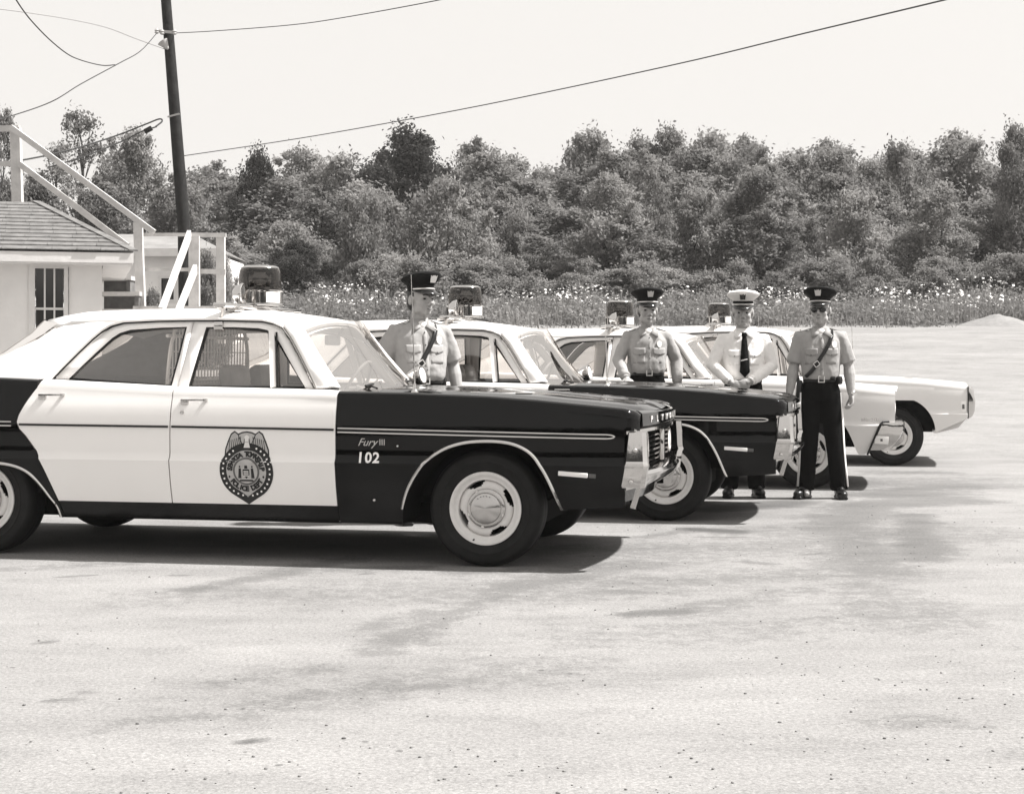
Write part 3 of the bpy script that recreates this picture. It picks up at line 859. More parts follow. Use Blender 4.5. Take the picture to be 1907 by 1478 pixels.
    # lettering round the ring
    def ring_text(txt, a0, a1, r, size, outward, name):
        b = MB(); n = len(txt)
        for i, ch in enumerate(txt):
            if ch == ' ': continue
            a = radians(a0 + (a1 - a0) * i / (n - 1))
            vs, fs = text_polys(ch, size, bold=0.0026)
            out = []
            for x, y in vs:
                y -= size * 0.35
                if outward: px_, pz_ = r * cos(a) + x * sin(a) + y * cos(a), r * sin(a) - x * cos(a) + y * sin(a)
                else: px_, pz_ = r * cos(a) - x * sin(a) - y * cos(a), r * sin(a) + x * cos(a) - y * sin(a)
                out.append(put((px_, pz_ - 0.020), 6))
            b.add(out, fs)
        return b.build(name, M_PRINTK, hold, smooth=False, recalc=False, kind='stuff')
    ring_text('SPARTA TOWNSHIP', 172, 8, 0.100, 0.040, True, 'shield_lettering')
    ring_text('POLICE DEPT', 215, 325, 0.100, 0.040, False, 'shield_lettering')
    dm = []
    for s in (-1, 1):
        dm.append([(s * 0.096, -0.052), (s * 0.103, -0.043), (s * 0.110, -0.052), (s * 0.103, -0.061)])
    polys(dm, 'shield_diamond', M_PRINTK, 6)

def fury_front(root, body_paint):
    # hood header with spaced letters
    b = MB(); rings = []
    for t in np.linspace(-1, 1, 21):
        y = 0.80 * t; xf = 0.935 - 0.055 * t * t
        rings.append([(xf - 0.10, y, 0.885), (xf - 0.02, y, 0.882), (xf, y, 0.868), (xf + 0.004, y, 0.80), (xf - 0.01, y, 0.79), (xf - 0.10, y, 0.79)])
    b.loft(rings); b.build('hood_header', body_paint, root)
    vs, fs = text_polys('PLYMOUTH', 0.052, bold=0.0, spacing=3.6)
    b = MB()
    wid = max(abs(v[0]) for v in vs)
    pts = []
    for x, y in vs:
        yy = x / wid * 0.62; t = yy / 0.80
        pts.append((0.935 - 0.055 * t * t + 0.0075, yy, 0.815 + y))
    b.add(pts, fs); o = b.build('header_lettering', M_LAMP, root, smooth=False, recalc=False, kind='stuff'); thicken(o, 0.004)
    # chrome loop bumper
    bp = empty('front_bumper', (0, 0, 0), 0, root)
    def plan(t): return 0.925 - 0.075 * t * t
    b = MB(); rings = []
    for t in np.linspace(-0.97, 0.97, 27):
        xf = plan(t); y = 0.93 * t
        rings.append([(xf - 0.13, y, 0.787), (xf - 0.01, y, 0.790), (xf + 0.004, y, 0.782), (xf + 0.004, y, 0.764), (xf - 0.02, y, 0.756), (xf - 0.13, y, 0.756)])
    b.loft(rings); b.build('bumper_top_bar', M_CHROME, bp)
    b = MB(); rings = []
    for t in np.linspace(-0.97, 0.97, 27):
        xf = plan(t); y = 0.93 * t; c = 0.02 * (1 - t * t)
        rings.append([(xf - 0.14, y, 0.555), (xf - 0.03, y, 0.560), (xf + 0.016 + c, y, 0.548), (xf + 0.030 + c, y, 0.530), (xf + 0.014 + c, y, 0.495), (xf - 0.01, y, 0.458), (xf - 0.06, y, 0.445), (xf - 0.14, y, 0.45)])
    b.loft(rings); b.build('bumper_lower_bar', M_CHROME, bp)
    for s in (1, -1):
        # flat wrap-around end plates, as on the photograph leaning back towards the bottom
        b = MB(); rings = []
        for z, x0, x1 in ((0.772, 0.822, 0.905), (0.768, 0.819, 0.908), (0.70, 0.812, 0.912), (0.61, 0.804, 0.916), (0.598, 0.803, 0.918), (0.585, 0.797, 0.922), (0.572, 0.795, 0.915), (0.53, 0.788, 0.908), (0.475, 0.776, 0.900), (0.463, 0.779, 0.895)):
            bl = 0.010 if 0.575 < z < 0.604 else (-0.006 if z > 0.77 or z < 0.465 else 0.0)
            y = 0.946 + bl + 0.016 * (1 - ((z - 0.62) / 0.16) ** 2)
            rings.append([(x0, -(y - 0.02) * s, z), (x0 + 0.008, -y * s, z), ((x0 + x1) / 2, -(y + 0.001) * s, z), (x1 - 0.012, -(y - 0.004) * s, z), (x1 + 0.010, -(y - 0.03) * s, z), (x1 + 0.012, -(y - 0.07) * s, z), (x1 - 0.02, -(y - 0.085) * s, z), (x0 + 0.02, -(y - 0.05) * s, z)])
        b.loft(rings); e = b.build('bumper_end', M_CHROME, bp, angle=30)
    b = MB()
    for s in (1, -1):
        for x, z in ((0.862, 0.672), (0.838, 0.498)):
            b.ball((x, -0.964 * s, z), (0.013, 0.008, 0.013), 10)
    b.build('bumper_bolt', M_STEEL, bp, kind='stuff')
    for s in (1, -1):
        b = MB(); b.bar((0.875, -0.86 * s, 0.475), (0.835, -0.865 * s, 0.345), 0.03, 0.008, up=(0, 1, 0)); b.build('bumper_bracket', M_STEEL, bp)
    # grille set back inside the loop
    gr = empty('grille', (0, 0, 0), 0, root)
    b = MB(); rings = []
    for t in np.linspace(-0.98, 0.98, 21):
        rings.append([(plan(t) - 0.085, 0.92 * t, 0.56), (plan(t) - 0.085, 0.92 * t, 0.756), (plan(t) - 0.095, 0.92 * t, 0.756), (plan(t) - 0.095, 0.92 * t, 0.56)])
    b.loft(rings); b.build('grille_back', M_DARK, gr)
    for z in (0.585, 0.613, 0.641, 0.669, 0.697, 0.725):
        for s in (-1, 1):
            b = MB(); rings = []
            for t in np.linspace(0.03, 0.52, 9):
                xf = plan(t) - 0.045; y = 0.92 * t * s
                rings.append([(xf - 0.03, y, z - 0.006), (xf, y, z - 0.005), (xf, y, z + 0.005), (xf - 0.03, y, z + 0.006)])
            b.loft(rings); b.build('grille_slat', M_CHROME, gr)
    b = MB(); b.box((0.885, 0, 0.66), (0.05, 0.05, 0.19), bev=0.01); b.build('grille_divider', M_CHROME, gr)
    for s in (-1, 1):
        b = MB(); rings = []
        for t in np.linspace(0.53, 0.90, 9):
            xf = plan(t) - 0.030; y = 0.92 * t * s
            rings.append([(xf - 0.05, y, 0.566), (xf, y, 0.574), (xf + 0.004, y, 0.66), (xf, y, 0.746), (xf - 0.05, y, 0.754)])
        b.loft(rings); bz = b.build('headlight_bezel', M_CHROME, gr)
        for t in (0.62, 0.80):
            M_ = Matrix.Translation((plan(t) - 0.030, 0.92 * t * s, 0.662)) @ Matrix.Rotation(radians(90), 4, 'Y')
            b = MB(); b.lathe([(0.078, 0.0), (0.080, 0.012), (0.074, 0.014), (0.070, 0.006)], 28, M_); r_ = b.build('headlight_rim', M_CHROME, gr)
            b = MB(); b.lathe([(0.071, 0.004), (0.05, 0.014), (0.0005, 0.018)], 28, M_); b.build('headlight', M_LAMP, gr)
    b = MB(); rings = []
    for t in np.linspace(-0.97, 0.97, 15):
        xf = plan(t) - 0.08; y = 0.92 * t
        rings.append([(xf, y, 0.46), (xf - 0.02, y, 0.37), (xf - 0.08, y, 0.345), (xf - 0.09, y, 0.345), (xf - 0.09, y, 0.46)])
    b.loft(rings); b.build('front_valance', body_paint, root)

def pale_front_wrap(root, paint):
    """Upright fine-barred grille over a thick bumper with raked wrap-round ends."""
    def plan(t): return 0.79 - 0.06 * t * t
    gr = empty('grille', (0, 0, 0), 0, root)
    b = MB(); rings = []
    for t in np.linspace(-1, 1, 21):
        xf = plan(t); y = 0.90 * t
        rings.append([(xf - 0.10, y, 0.890), (xf - 0.02, y, 0.889), (xf - 0.005, y, 0.878), (xf + 0.006, y, 0.600), (xf - 0.10, y, 0.600)])
    b.loft(rings); b.build('grille_panel', paint, gr)
    for k in range(11):
        z = 0.625 + 0.022 * k
        b = MB(); rings = []
        for t in np.linspace(-0.99, 0.99, 17):
            xf = plan(t) + 0.012; y = 0.905 * t
            rings.append([(xf - 0.03, y, z - 0.006), (xf, y, z - 0.006), (xf, y, z + 0.005), (xf - 0.03, y, z + 0.005)])
        b.loft(rings); b.build('grille_slat', M_CHROME, gr)
    bp = empty('front_bumper', (0, 0, 0), 0, root)
    b = MB(); rings = []
    def pb(t): return 0.885 - 0.05 * t * t
    for t in np.linspace(-0.98, 0.98, 25):
        xf = pb(t); y = 0.95 * t
        rings.append([(xf - 0.16, y, 0.610), (xf - 0.03, y, 0.612), (xf - 0.005, y, 0.598), (xf, y, 0.545), (xf - 0.03, y, 0.46), (xf - 0.10, y, 0.375), (xf - 0.16, y, 0.36)])
    b.loft(rings); b.build('bumper_bar', M_CHROME, bp)
    for s in (1, -1):
        b = MB(); rings = []
        for z, x0, x1 in ((0.612, 0.665, 0.83), (0.60, 0.655, 0.845), (0.56, 0.638, 0.845), (0.50, 0.612, 0.825), (0.44, 0.585, 0.785), (0.39, 0.562, 0.735), (0.36, 0.552, 0.70)):
            y = min(W(0.6, z) + 0.004, 0.975)
            rings.append([(x0, -(y - 0.03) * s, z), (x0 + 0.006, -(y + 0.002) * s, z), ((x0 + x1) / 2, -(y - 0.004) * s, z), (x1, -(y - 0.022) * s, z), (x1, -(y - 0.10) * s, z), (x0, -(y - 0.06) * s, z)])
        b.loft(rings); e = b.build('bumper_end', M_CHROME, bp, angle=30)
        b = MB(); b.box((0.655, -0.975 * s, 0.455), (0.125, 0.012, 0.072), Matrix.Rotation(radians(3), 3, 'Y'), bev=0.006); ml = b.build('marker_lamp', M_LAMP, root)
        b = MB(); b.box((0.655, -0.982 * s, 0.455), (0.02, 0.004, 0.022)); b.build('marker_centre', M_SHADE, ml)
        b = MB(); b.tube([(0.72, -0.952 * s, 0.622), (0.665, -0.985 * s, 0.618), (0.640, -0.990 * s, 0.590), (0.53, -0.965 * s, 0.32)], 0.010, 6); b.build('bumper_gap', M_GASKET, root)
        for yy in (0.72, 0.86):
            M_ = Matrix.Translation((0.762 - 0.02 * (yy > .8), -yy * s, 0.74)) @ Matrix.Rotation(radians(90), 4, 'Y')
            b = MB(); b.lathe([(0.066, 0.0), (0.068, 0.012), (0.05, 0.02), (0.0005, 0.024)], 24, M_); b.build('headlight', M_LAMP, root)
    b = MB()
    for s in (1, -1):
        for y, z in ((0.80, 0.575), (0.62, 0.56), (0.70, 0.54)):
            b.ball((0.872 - 0.02 * y, -y * s, z), (0.008, 0.02, 0.014), 8)
    b.build('bumper_bolt', M_GASKET, bp, kind='stuff')

def pale_front_loop(root, paint):
    """Tall thin loop round grille and lamps, valance tucking under."""
    bp = empty('front_bumper', (0, 0, 0), 0, root)
    def plan(t): return 0.86 - 0.05 * t * t
    for nm, z0, z1, mm in (('bumper_top_bar', 0.865, 0.895, M_CHROME), ('bumper_lower_bar', 0.535, 0.60, M_CHROME)):
        b = MB(); rings = []
        for t in np.linspace(-0.97, 0.97, 23):
            xf = plan(t); y = 0.94 * t
            rings.append([(xf - 0.08, y, z0), (xf + 0.004, y, z0 + 0.006), (xf + 0.010, y, (z0 + z1) / 2), (xf + 0.004, y, z1 - 0.006), (xf - 0.08, y, z1)])
        b.loft(rings); b.build(nm, mm, bp)
    for s in (1, -1):
        b = MB(); rings = []
        for z, x1 in ((0.895, 0.815), (0.885, 0.842), (0.85, 0.865), (0.72, 0.882), (0.62, 0.876), (0.56, 0.850), (0.54, 0.825)):
            x0 = 0.806
            rings.append([(x0, -0.93 * s, z), (x0 + 0.004, -0.948 * s, z), (x1 - 0.02, -0.94 * s, z), (x1, -0.915 * s, z), (x1, -0.87 * s, z), (x0 + 0.01, -0.87 * s, z)])
        b.loft(rings); b.build('bumper_end', M_CHROME, bp)
        b = MB(); b.bar((0.803, -0.925 * s, 0.535), (0.803, -0.915 * s, 0.885), 0.05, 0.010, up=(1, 0, 0)); b.build('bumper_gap', M_GASKET, root)
        b = MB(); b.box((0.752, -0.945 * s, 0.665), (0.056, 0.016, 0.125), bev=0.006); ml = b.build('marker_lamp', M_LAMP, root)
        b = MB(); b.box((0.752, -0.955 * s, 0.668), (0.026, 0.006, 0.05), bev=0.002); b.build('marker_centre', M_SHADE, ml)
        for yy in (0.62, 0.80):
            M_ = Matrix.Translation((0.815, -yy * s, 0.75)) @ Matrix.Rotation(radians(90), 4, 'Y')
            b = MB(); b.lathe([(0.078, 0.0), (0.080, 0.02), (0.05, 0.028), (0.0005, 0.032)], 24, M_); b.build('headlight', M_LAMP, root)
    gr = empty('grille', (0, 0, 0), 0, root)
    b = MB(); b.box((0.79, 0, 0.73), (0.02, 1.78, 0.27)); b.build('grille_back', M_DARK, gr)
    for z in np.arange(0.63, 0.86, 0.032):
        b = MB(); b.box((0.815, 0, z), (0.03, 0.98, 0.009)); b.build('grille_slat', M_CHROME, gr)
    b = MB(); rings = []
    for t in np.linspace(-0.98, 0.98, 15):
        y = 0.93 * t
        rings.append([(0.83 - 0.05 * t * t, y, 0.53), (0.70, y, 0.43), (0.45, y * 0.96, 0.365), (0.44, y * 0.96, 0.40), (0.70, y, 0.53)])
    b.loft(rings); b.build('front_valance', M_STEEL if False else paint, root)

def build_car(style, loc, rz, label, number=False, group='patrol cars parked side by side', dz=0.0, bx=-1.68):
    two_tone = style == 'fury'
    front_p = M_BLACK if two_tone else M_PALE
    rear_p = M_BLACK if two_tone else M_PALE
    door_p = M_WHITE if two_tone else M_PALE
    roof_p = M_WHITE if two_tone else M_PALE
    root = empty('police_car', loc, rz)
    tag(root, label, 'police car', group)
    nose_end = {'fury': 0.875, 'wrap': 0.775, 'loop': 0.80}[style]
    for sgn in (1, -1):
        # ---- front fender
        xs = list(np.linspace(-0.848, -0.476, 8)) + [p[0] for p in ARCH_S] + list(np.linspace(0.455, 0.79 if style != 'wrap' else 0.68, 9))
        if style == 'fury': xs += [0.800, 0.8005, 0.815, 0.83, 0.845, 0.858, 0.868, 0.875]
        elif style == 'wrap': xs += [0.690, 0.7201, 0.74, 0.76, 0.775]
        else: xs += [0.80]
        ax, az = [p[0] for p in ARCH_S], [p[1] for p in ARCH_S]
        def zb(x):
            if x < -0.472: return 0.235
            if x <= 0.443:
                z = interp(x, ax, az)
                if style == 'loop': z = max(z, min(0.735, 0.33 + 0.44 * (max(0, 1 - (abs(x + 0.01) / 0.47) ** 2.6)) ** 0.5 + 0.0))
                return z
            if style == 'fury':
                if x > 0.8002: return 0.775
                return interp(x, [0.443, 0.80], [0.335, 0.355])
            if style == 'wrap':
                if x > 0.69: return 0.615
                return interp(x, [0.443, 0.52, 0.535, 0.655, 0.69], [0.32, 0.32, 0.34, 0.60, 0.615])
            return interp(x, [0.443, 0.80], [0.375, 0.535])
        cols = [column(x, zb(x), ztop(x), 0.80, sgn) for x in xs]
        panel('front_fender', cols, front_p, root, sgn)
        # wheel-well lining and inner wall
        vs = []
        for x, z in ARCH_S:
            z = zb(x)
            vs += [(x, -(W(x, z) - 0.003) * sgn, z), (x, -0.55 * sgn, z + 0.01)]
        mesh_obj('wheel_well', vs, [(2 * i, 2 * i + 1, 2 * i + 3, 2 * i + 2) for i in range(len(ARCH_S) - 1)], M_DARK, root)
        vs = []
        for x, z in RARCH_S:
            vs += [(x, -(W(x, z) - 0.003) * sgn, z), (x, -0.55 * sgn, z + 0.10)]
        mesh_obj('wheel_well', vs, [(2 * i, 2 * i + 1, 2 * i + 3, 2 * i + 2) for i in range(len(RARCH_S) - 1)], M_DARK, root)
        b = MB(); b.box((-0.02, -0.55 * sgn, 0.60), (0.92, 0.02, 0.46)); b.build('inner_wing', M_DARK, root)
        b = MB(); b.box((-3.12, -0.55 * sgn, 0.60), (1.3, 0.02, 0.62)); b.build('inner_wing', M_DARK, root)
        # ---- doors and sill
        door_panel('front_door', 0.335, lambda z: -1.857, lambda z: -0.853, door_p, root, sgn)
        door_panel('rear_door', 0.335, rear_edge, lambda z: -1.864, door_p, root, sgn, nx=14)
        cols = [column(x, 0.232, 0.40, None, sgn) for x in np.linspace(-2.62, -0.853, 12)]
        vs = []
        for x in np.linspace(-2.60, -0.853, 12):
            vs += [(x, -0.75 * sgn, 0.225), (x, -(W(x, 0.24) - 0.01) * sgn, 0.232), (x, -(W(x, 0.28) - 0.006) * sgn, 0.28), (x, -(W(x, 0.335) - 0.006) * sgn, 0.336), (x, -(W(x, 0.345) - 0.03) * sgn, 0.345)]
        mesh_obj('sill', vs, grid_faces(12, 5, flip=(sgn < 0)), front_p, root, True, 30)
        # ---- rear quarter
        rx, rz_ = [p[0] for p in RARCH_S], [p[1] for p in RARCH_S]
        cols = []
        for s in np.linspace(0, 1, 44):
            c = []
            def xq(z): return -4.36 + (rear_edge(z) - 0.007 + 4.36) * s
            xm = xq(1.02); zt = ztop(xm)
            for k in KN:
                x = xq(min(k, zt - 0.055)); z = min(max(k, 0.24), zt - 0.055)
                if rx[0] < x < rx[-1]: z = max(z, interp(x, rx, rz_))
                c.append((x, -W(x, z), z))
            w0 = W(xm, zt - 0.055)
            for dz_, ins in ROLL: c.append((xm, -(w0 - ins), zt - dz_))
            for t in (0.5, 1.0): c.append((xm, -((w0 - 0.05) + (0.66 - w0 + 0.05) * t), zt - 0.003))
            cols.append([(p[0], p[1] * sgn, p[2]) for p in c])
        panel('rear_quarter', cols, rear_p, root, sgn)
        # ---- wheels
        wheel(root, 0.0, -0.785 * sgn, sgn)
        wheel(root, -3.117, -0.785 * sgn, sgn)
        # ---- mouldings
        if two_tone:
            side_strip('door_moulding', [(x, 0.786 - 0.012 * (x + 2.83) / 2) for x in np.linspace(-2.82, -1.872, 8)], 0.013, M_GASKET, root, sgn)
            side_strip('door_moulding', [(x, 0.781 - 0.010 * (x + 1.85)) for x in np.linspace(-1.85, -0.862, 8)], 0.013, M_GASKET, root, sgn)
            fz = lambda x: 0.7685 - 0.0155 * (x + 0.84)
            fm = side_strip('fender_moulding', [(x, fz(x)) for x in np.linspace(-0.838, 0.70, 14)], 0.016, M_GASKET, root, sgn, proud=0.005)
            loop = [(x, fz(x) + 0.0115) for x in np.linspace(-0.838, 0.70, 14)] + [(0.725, fz(0.72) + 0.0095), (0.742, fz(0.74) + 0.004), (0.745, fz(0.74)), (0.742, fz(0.74) - 0.004), (0.725, fz(0.72) - 0.0095)] + [(x, fz(x) - 0.0115) for x in np.linspace(0.70, -0.838, 14)]
            b = MB(); b.tube([(x, -(W(x, z) + 0.003) * sgn, z) for x, z in loop], 0.0052, 8); b.build('moulding_trim', M_CHROME, fm)
            qm = [(x, 0.79) for x in np.linspace(-4.2, -2.87, 10)]
            for dz_ in (0.012, -0.012):
                b = MB(); b.tube([(x, -(W(x, z) + 0.003) * sgn, z + dz_) for x, z in qm], 0.005, 8); b.build('quarter_trim', M_CHROME, root)
            for nm, A in (('arch_trim', ARCH_S[4:]), ('arch_trim', RARCH_S[6:])):
                b = MB(); rings = []
                cxm, czm = sum(p[0] for p in A) / len(A), 0.33
                for x, z in A:
                    d = Vector((x - cxm, z - czm)).normalized(); y = W(x, z)
                    wd = 0.016
                    rings.append([(x, -(y - 0.02) * sgn, z), (x, -(y + 0.006) * sgn, z), (x + d.x * wd * 0.5, -(y + 0.010) * sgn, z + d.y * wd * 0.5), (x + d.x * wd, -(y + 0.003) * sgn, z + d.y * wd), (x + d.x * wd, -(y - 0.02) * sgn, z + d.y * wd)])
                b.loft(rings); b.build(nm, M_CHROME, root)
            b = MB(); b.box((0.520, -(W(0.52, 0.535) + 0.004) * sgn, 0.537), (0.165, 0.014, 0.026), Matrix.Rotation(radians(4.0), 3, 'Y'), bev=0.004); mk = b.build('marker_lamp', M_PRINTW, root)
            b = MB(); b.box((0.625, -(W(0.625, 0.528) + 0.002) * sgn, 0.529), (0.04, 0.010, 0.024), Matrix.Rotation(radians(4.0), 3, 'Y'), bev=0.003); b.build('marker_end', M_SHADE, mk)
        # ---- door furniture
        for hx, hz in ((-1.792, 0.936), (-2.70, 0.962)):
            b = MB()
            y = W(hx, hz)
            b.box((hx + 0.015, -(y + 0.006) * sgn, hz - 0.012), (0.05, 0.026, 0.030), bev=0.006)
            b.bar((hx, -(y + 0.026) * sgn, hz), (hx + 0.145, -(y + 0.028) * sgn, hz), 0.016, 0.010)
            b.box((hx + 0.145, -(y + 0.014) * sgn, hz), (0.022, 0.03, 0.016), bev=0.004)
            h = b.build('door_handle', M_CHROME, root)
        Mx = Matrix.Translation((-1.788, -(W(-1.788, 0.865) + 0.004) * sgn, 0.865)) @ Matrix.Rotation(radians(90) * sgn, 4, 'X')
        b = MB(); b.lathe([(0.012, -0.006), (0.012, 0.003), (0.009, 0.005), (0.003, 0.004)], 14, Mx); b.build('door_lock', M_CHROME, root)
        greenhouse(root, sgn, door_p, dz)
        # windscreen pillar
        A_o = [(-1.275, 1.352), (-1.215, 1.284), (-1.15, 1.192), (-1.085, 1.095), (-1.018, 0.990)]
        A_i = [(-1.205, 0.650, 1.380), (-1.135, 0.672, 1.288), (-1.065, 0.705, 1.190), (-0.985, 0.742, 1.090), (-0.905, 0.775, 0.992)]
        vs = []
        for (x, z), (xi, yi, zi) in zip(A_o, A_i):
            z2 = z + dz * max(0, (z - 1) / 0.4); zi2 = zi + dz * max(0, (zi - 1) / 0.4)
            p0 = Vector((x + 0.012, -(G(z) + 0.004) * sgn, z2 + 0.01)); p2 = Vector((xi, -yi * sgn, zi2)); p1 = (p0 + p2) / 2 + Vector((0.010, -0.010 * sgn, 0.004))
            vs += [p0, p1, p2]
        ap = mesh_obj('front_pillar', vs, grid_faces(5, 3, flip=(sgn < 0)), door_p, root, True, 60)
        thicken(ap, 0.03)
        b = MB(); b.tube([(xi + 0.004, -(yi + 0.004) * sgn, zi + dz * max(0, (zi - 1) / 0.4) + 0.004) for xi, yi, zi in A_i], 0.007, 6); b.build('screen_trim', M_CHROME, root)
    roof_part(root, roof_p, dz)
    edge = [(-1.205, 0.648, 1.382 + dz), (-1.135, 0.670, 1.290 + dz * .75), (-1.065, 0.703, 1.192 + dz * .5), (-0.985, 0.740, 1.092 + dz * .25), (-0.900, 0.775, 0.985)]
    screen(root, edge, 'windscreen', M_WSGLASS, 0.15, flip=False)
    redge = [(-2.76, 0.625, 1.395 + dz), (-2.84, 0.66, 1.325 + dz * .8), (-3.03, 0.71, 1.215 + dz * .5), (-3.42, 0.75, 1.06)]
    screen(root, redge, 'rear_screen', M_GLASS, -0.33, flip=True)
    # ---- hood, cowl, deck
    xs = [-0.70, -0.68, -0.5, -0.3, -0.1, 0.1, 0.3, 0.5, 0.65, 0.75, 0.82, nose_end]
    if style == 'wrap': xs = [-0.70, -0.68, -0.5, -0.3, -0.1, 0.1, 0.3, 0.5, 0.62, 0.70, 0.75, 0.785]
    if style == 'loop': xs = [-0.70, -0.68, -0.5, -0.3, -0.1, 0.1, 0.3, 0.5, 0.62, 0.70, 0.76, 0.80]
    ys = np.linspace(-0.795, 0.795, 33); vs = []
    for x in xs:
        for y in ys:
            a = abs(y)
            raise_ = 0.0
            raise_ -= 0.012 * math.exp(-((a - 0.70) / 0.06) ** 2)
            raise_ += 0.020 * (1 - min(1, a / 0.66) ** 4)
            raise_ += 0.010 * math.exp(-(a / 0.10) ** 2)
            fwd = 0.045 * (1 - (a / 0.8) ** 2) * max(0, (x - 0.5) / 0.375)
            vs.append((x + fwd, y, ztop(x) - 0.004 + raise_))
    mesh_obj('hood', vs, grid_faces(len(xs), len(ys), flip=True), front_p, root, True, 50)
    for y in (-0.62, 0.62):
        b = MB(); b.box((0.17, y, 0.958 + 0.017), (0.10, 0.03, 0.012), bev=0.005); b.build('hood_ornament', M_CHROME, root)
    vs = []
    for x, dzz in ((-0.985, 0.0), (-0.90, 0.002), (-0.80, 0.0), (-0.71, -0.006), (-0.705, -0.03)):
        for y in ys:
            t = abs(y) / 0.795
            vs.append((x + (0.13 * (1 - t * t) if x < -0.9 else (0.10 * (1 - t * t) if x < -0.85 else 0)), y, 0.985 + dzz + 0.012 * (1 - t ** 2)))
    mesh_obj('cowl', vs, grid_faces(5, len(ys), flip=True), front_p, root, True, 50)
    for y0 in (-0.55, 0.12):
        b = MB()
        b.tube([(-0.735, y0, 1.0), (-0.80, y0 + 0.10, 1.012), (-0.86, y0 + 0.42, 1.045)], 0.006, 6)
        b.tube([(-0.80, y0 - 0.02, 1.014), (-0.835, y0 + 0.42, 1.035)], 0.007, 6)
        b.build('wiper', M_GASKET, root)
    vs = []
    for x in (-3.44, -3.6, -3.9, -4.15, -4.32, -4.36):
        for y in np.linspace(-0.70, 0.70, 15):
            vs.append((x, y, ztop(x) - 0.006 + 0.015 * (1 - (y / 0.7) ** 2) - (0.05 if x < -4.34 else 0)))
    mesh_obj('boot_lid', vs, grid_faces(6, 15, flip=True), rear_p, root, True, 50)
    b = MB(); b.box((-4.35, 0, 0.74), (0.03, 1.74, 0.44), bev=0.01); b.build('tail_panel', rear_p, root)
    b = MB(); b.box((-4.41, 0, 0.52), (0.10, 1.90, 0.16), bev=0.03); b.build('rear_bumper', M_CHROME, root)
    for s in (-1, 1):
        b = MB(); b.box((-4.372, 0.55 * s, 0.74), (0.03, 0.5, 0.10), bev=0.01); b.build('tail_lamp', M_SHADE, root)
    b = MB(); b.box((-1.95, 0, 0.27), (4.4, 1.10, 0.12)); b.build('underbody', M_DARK, root)
    b = MB(); b.tube([(-0.2, -0.3, 0.23), (-3.9, -0.3, 0.23)], 0.035, 8); b.build('exhaust', M_DARK, root)
    b = MB(); b.tube([(0, -0.70, 0.33), (0, 0.70, 0.33)], 0.05, 8); b.build('axle', M_DARK, root)
    b = MB(); b.tube([(-3.117, -0.70, 0.33), (-3.117, 0.70, 0.33)], 0.05, 8); b.build('axle', M_DARK, root)
    b = MB(); b.box((0.36, 0, 0.58), (0.20, 1.05, 0.34)); b.build('radiator', M_DARK, root)
    if style == 'fury': fury_front(root, front_p)
    elif style == 'wrap': pale_front_wrap(root, front_p)
    else: pale_front_loop(root, front_p)
    interior(root)
    beacon(root, bx, dz)
    # ---- whip antenna on the near fender, spotlight on the far pillar
    b = MB(); b.lathe([(0.022, 0.0), (0.020, 0.008), (0.010, 0.018), (0.008, 0.05)], 14, Matrix.Translation((-0.44, -0.78, 0.982)))
    b.tube([(-0.44, -0.78, 1.02), (-0.446, -0.78, 1.22)], 0.0050, 6); b.tube([(-0.446, -0.78, 1.22), (-0.462, -0.78, 1.66)], [0.0040, 0.0022], 6); b.build('antenna', M_CHROME, root)
    Ms = Matrix.Translation((-0.85, 0.85, 1.065)) @ Matrix.Rotation(radians(78), 4, 'Y') @ Matrix.Rotation(radians(8), 4, 'X')
    b = MB(); b.lathe([(0.010, -0.115), (0.028, -0.105), (0.052, -0.068), (0.066, -0.028), (0.070, 0.0), (0.071, 0.012), (0.066, 0.018)], 26, Ms)
    b.tube([(-0.95, 0.79, 1.06), (-0.86, 0.85, 1.03), (-0.84, 0.85, 1.05)], 0.014, 8); sp = b.build('spotlight', M_CHROME, root)
    b = MB(); b.lathe([(0.065, 0.014), (0.04, 0.022), (0.0005, 0.026)], 26, Ms); b.build('spotlight_lens', M_LAMP, root)
    if two_tone:
        badge(root)
        # script on the fender
        def on_fender(vs, x0, z0, lay=0.002):
            return [(x0 + x, -(W(x0 + x, z0 + y) + lay), z0 + y) for x, y in vs]
        b = MB(); vs, fs = text_polys('Fury', 0.062, shear=0.45); b.add(on_fender(vs, -0.665, 0.682), fs)
        vs, fs = text_polys('III', 0.050); b.add(on_fender(vs, -0.575, 0.686), fs)
        o = b.build('fender_script', M_STEEL, root, smooth=False, recalc=False, kind='stuff'); thicken(o, 0.004)
        b = MB(); b.ball((-0.485, -(W(-0.485, 0.68) + 0.001), 0.682), (0.007, 0.005, 0.007), 8); b.ball((-0.63, -(W(-0.63, 0.37) + 0.001), 0.372), (0.009, 0.006, 0.009), 8); b.build('fender_stud', M_CHROME, root, kind='stuff')
        if number:
            b = MB(); vs, fs = text_polys('102', 0.082, bold=0.0022, spacing=1.12); b.add(on_fender(vs, -0.655, 0.588, 0.0025), fs)
            b.build('car_number', M_PRINTW, root, smooth=False, recalc=False, kind='stuff')
    else:
        b = MB()
        if style == 'wrap':
            for k, wd in enumerate((0.02, 0.010, 0.012, 0.010, 0.008, 0.012, 0.016)):
                x = 0.49 + 0.022 * k; b.box((x, -(W(x, 0.63) + 0.001), 0.640), (wd, 0.006, 0.022), Matrix.Rotation(radians(-12 if k % 2 else 6), 3, 'Y'))
            b.build('fender_script', M_CHROME, root, kind='stuff')
    return root

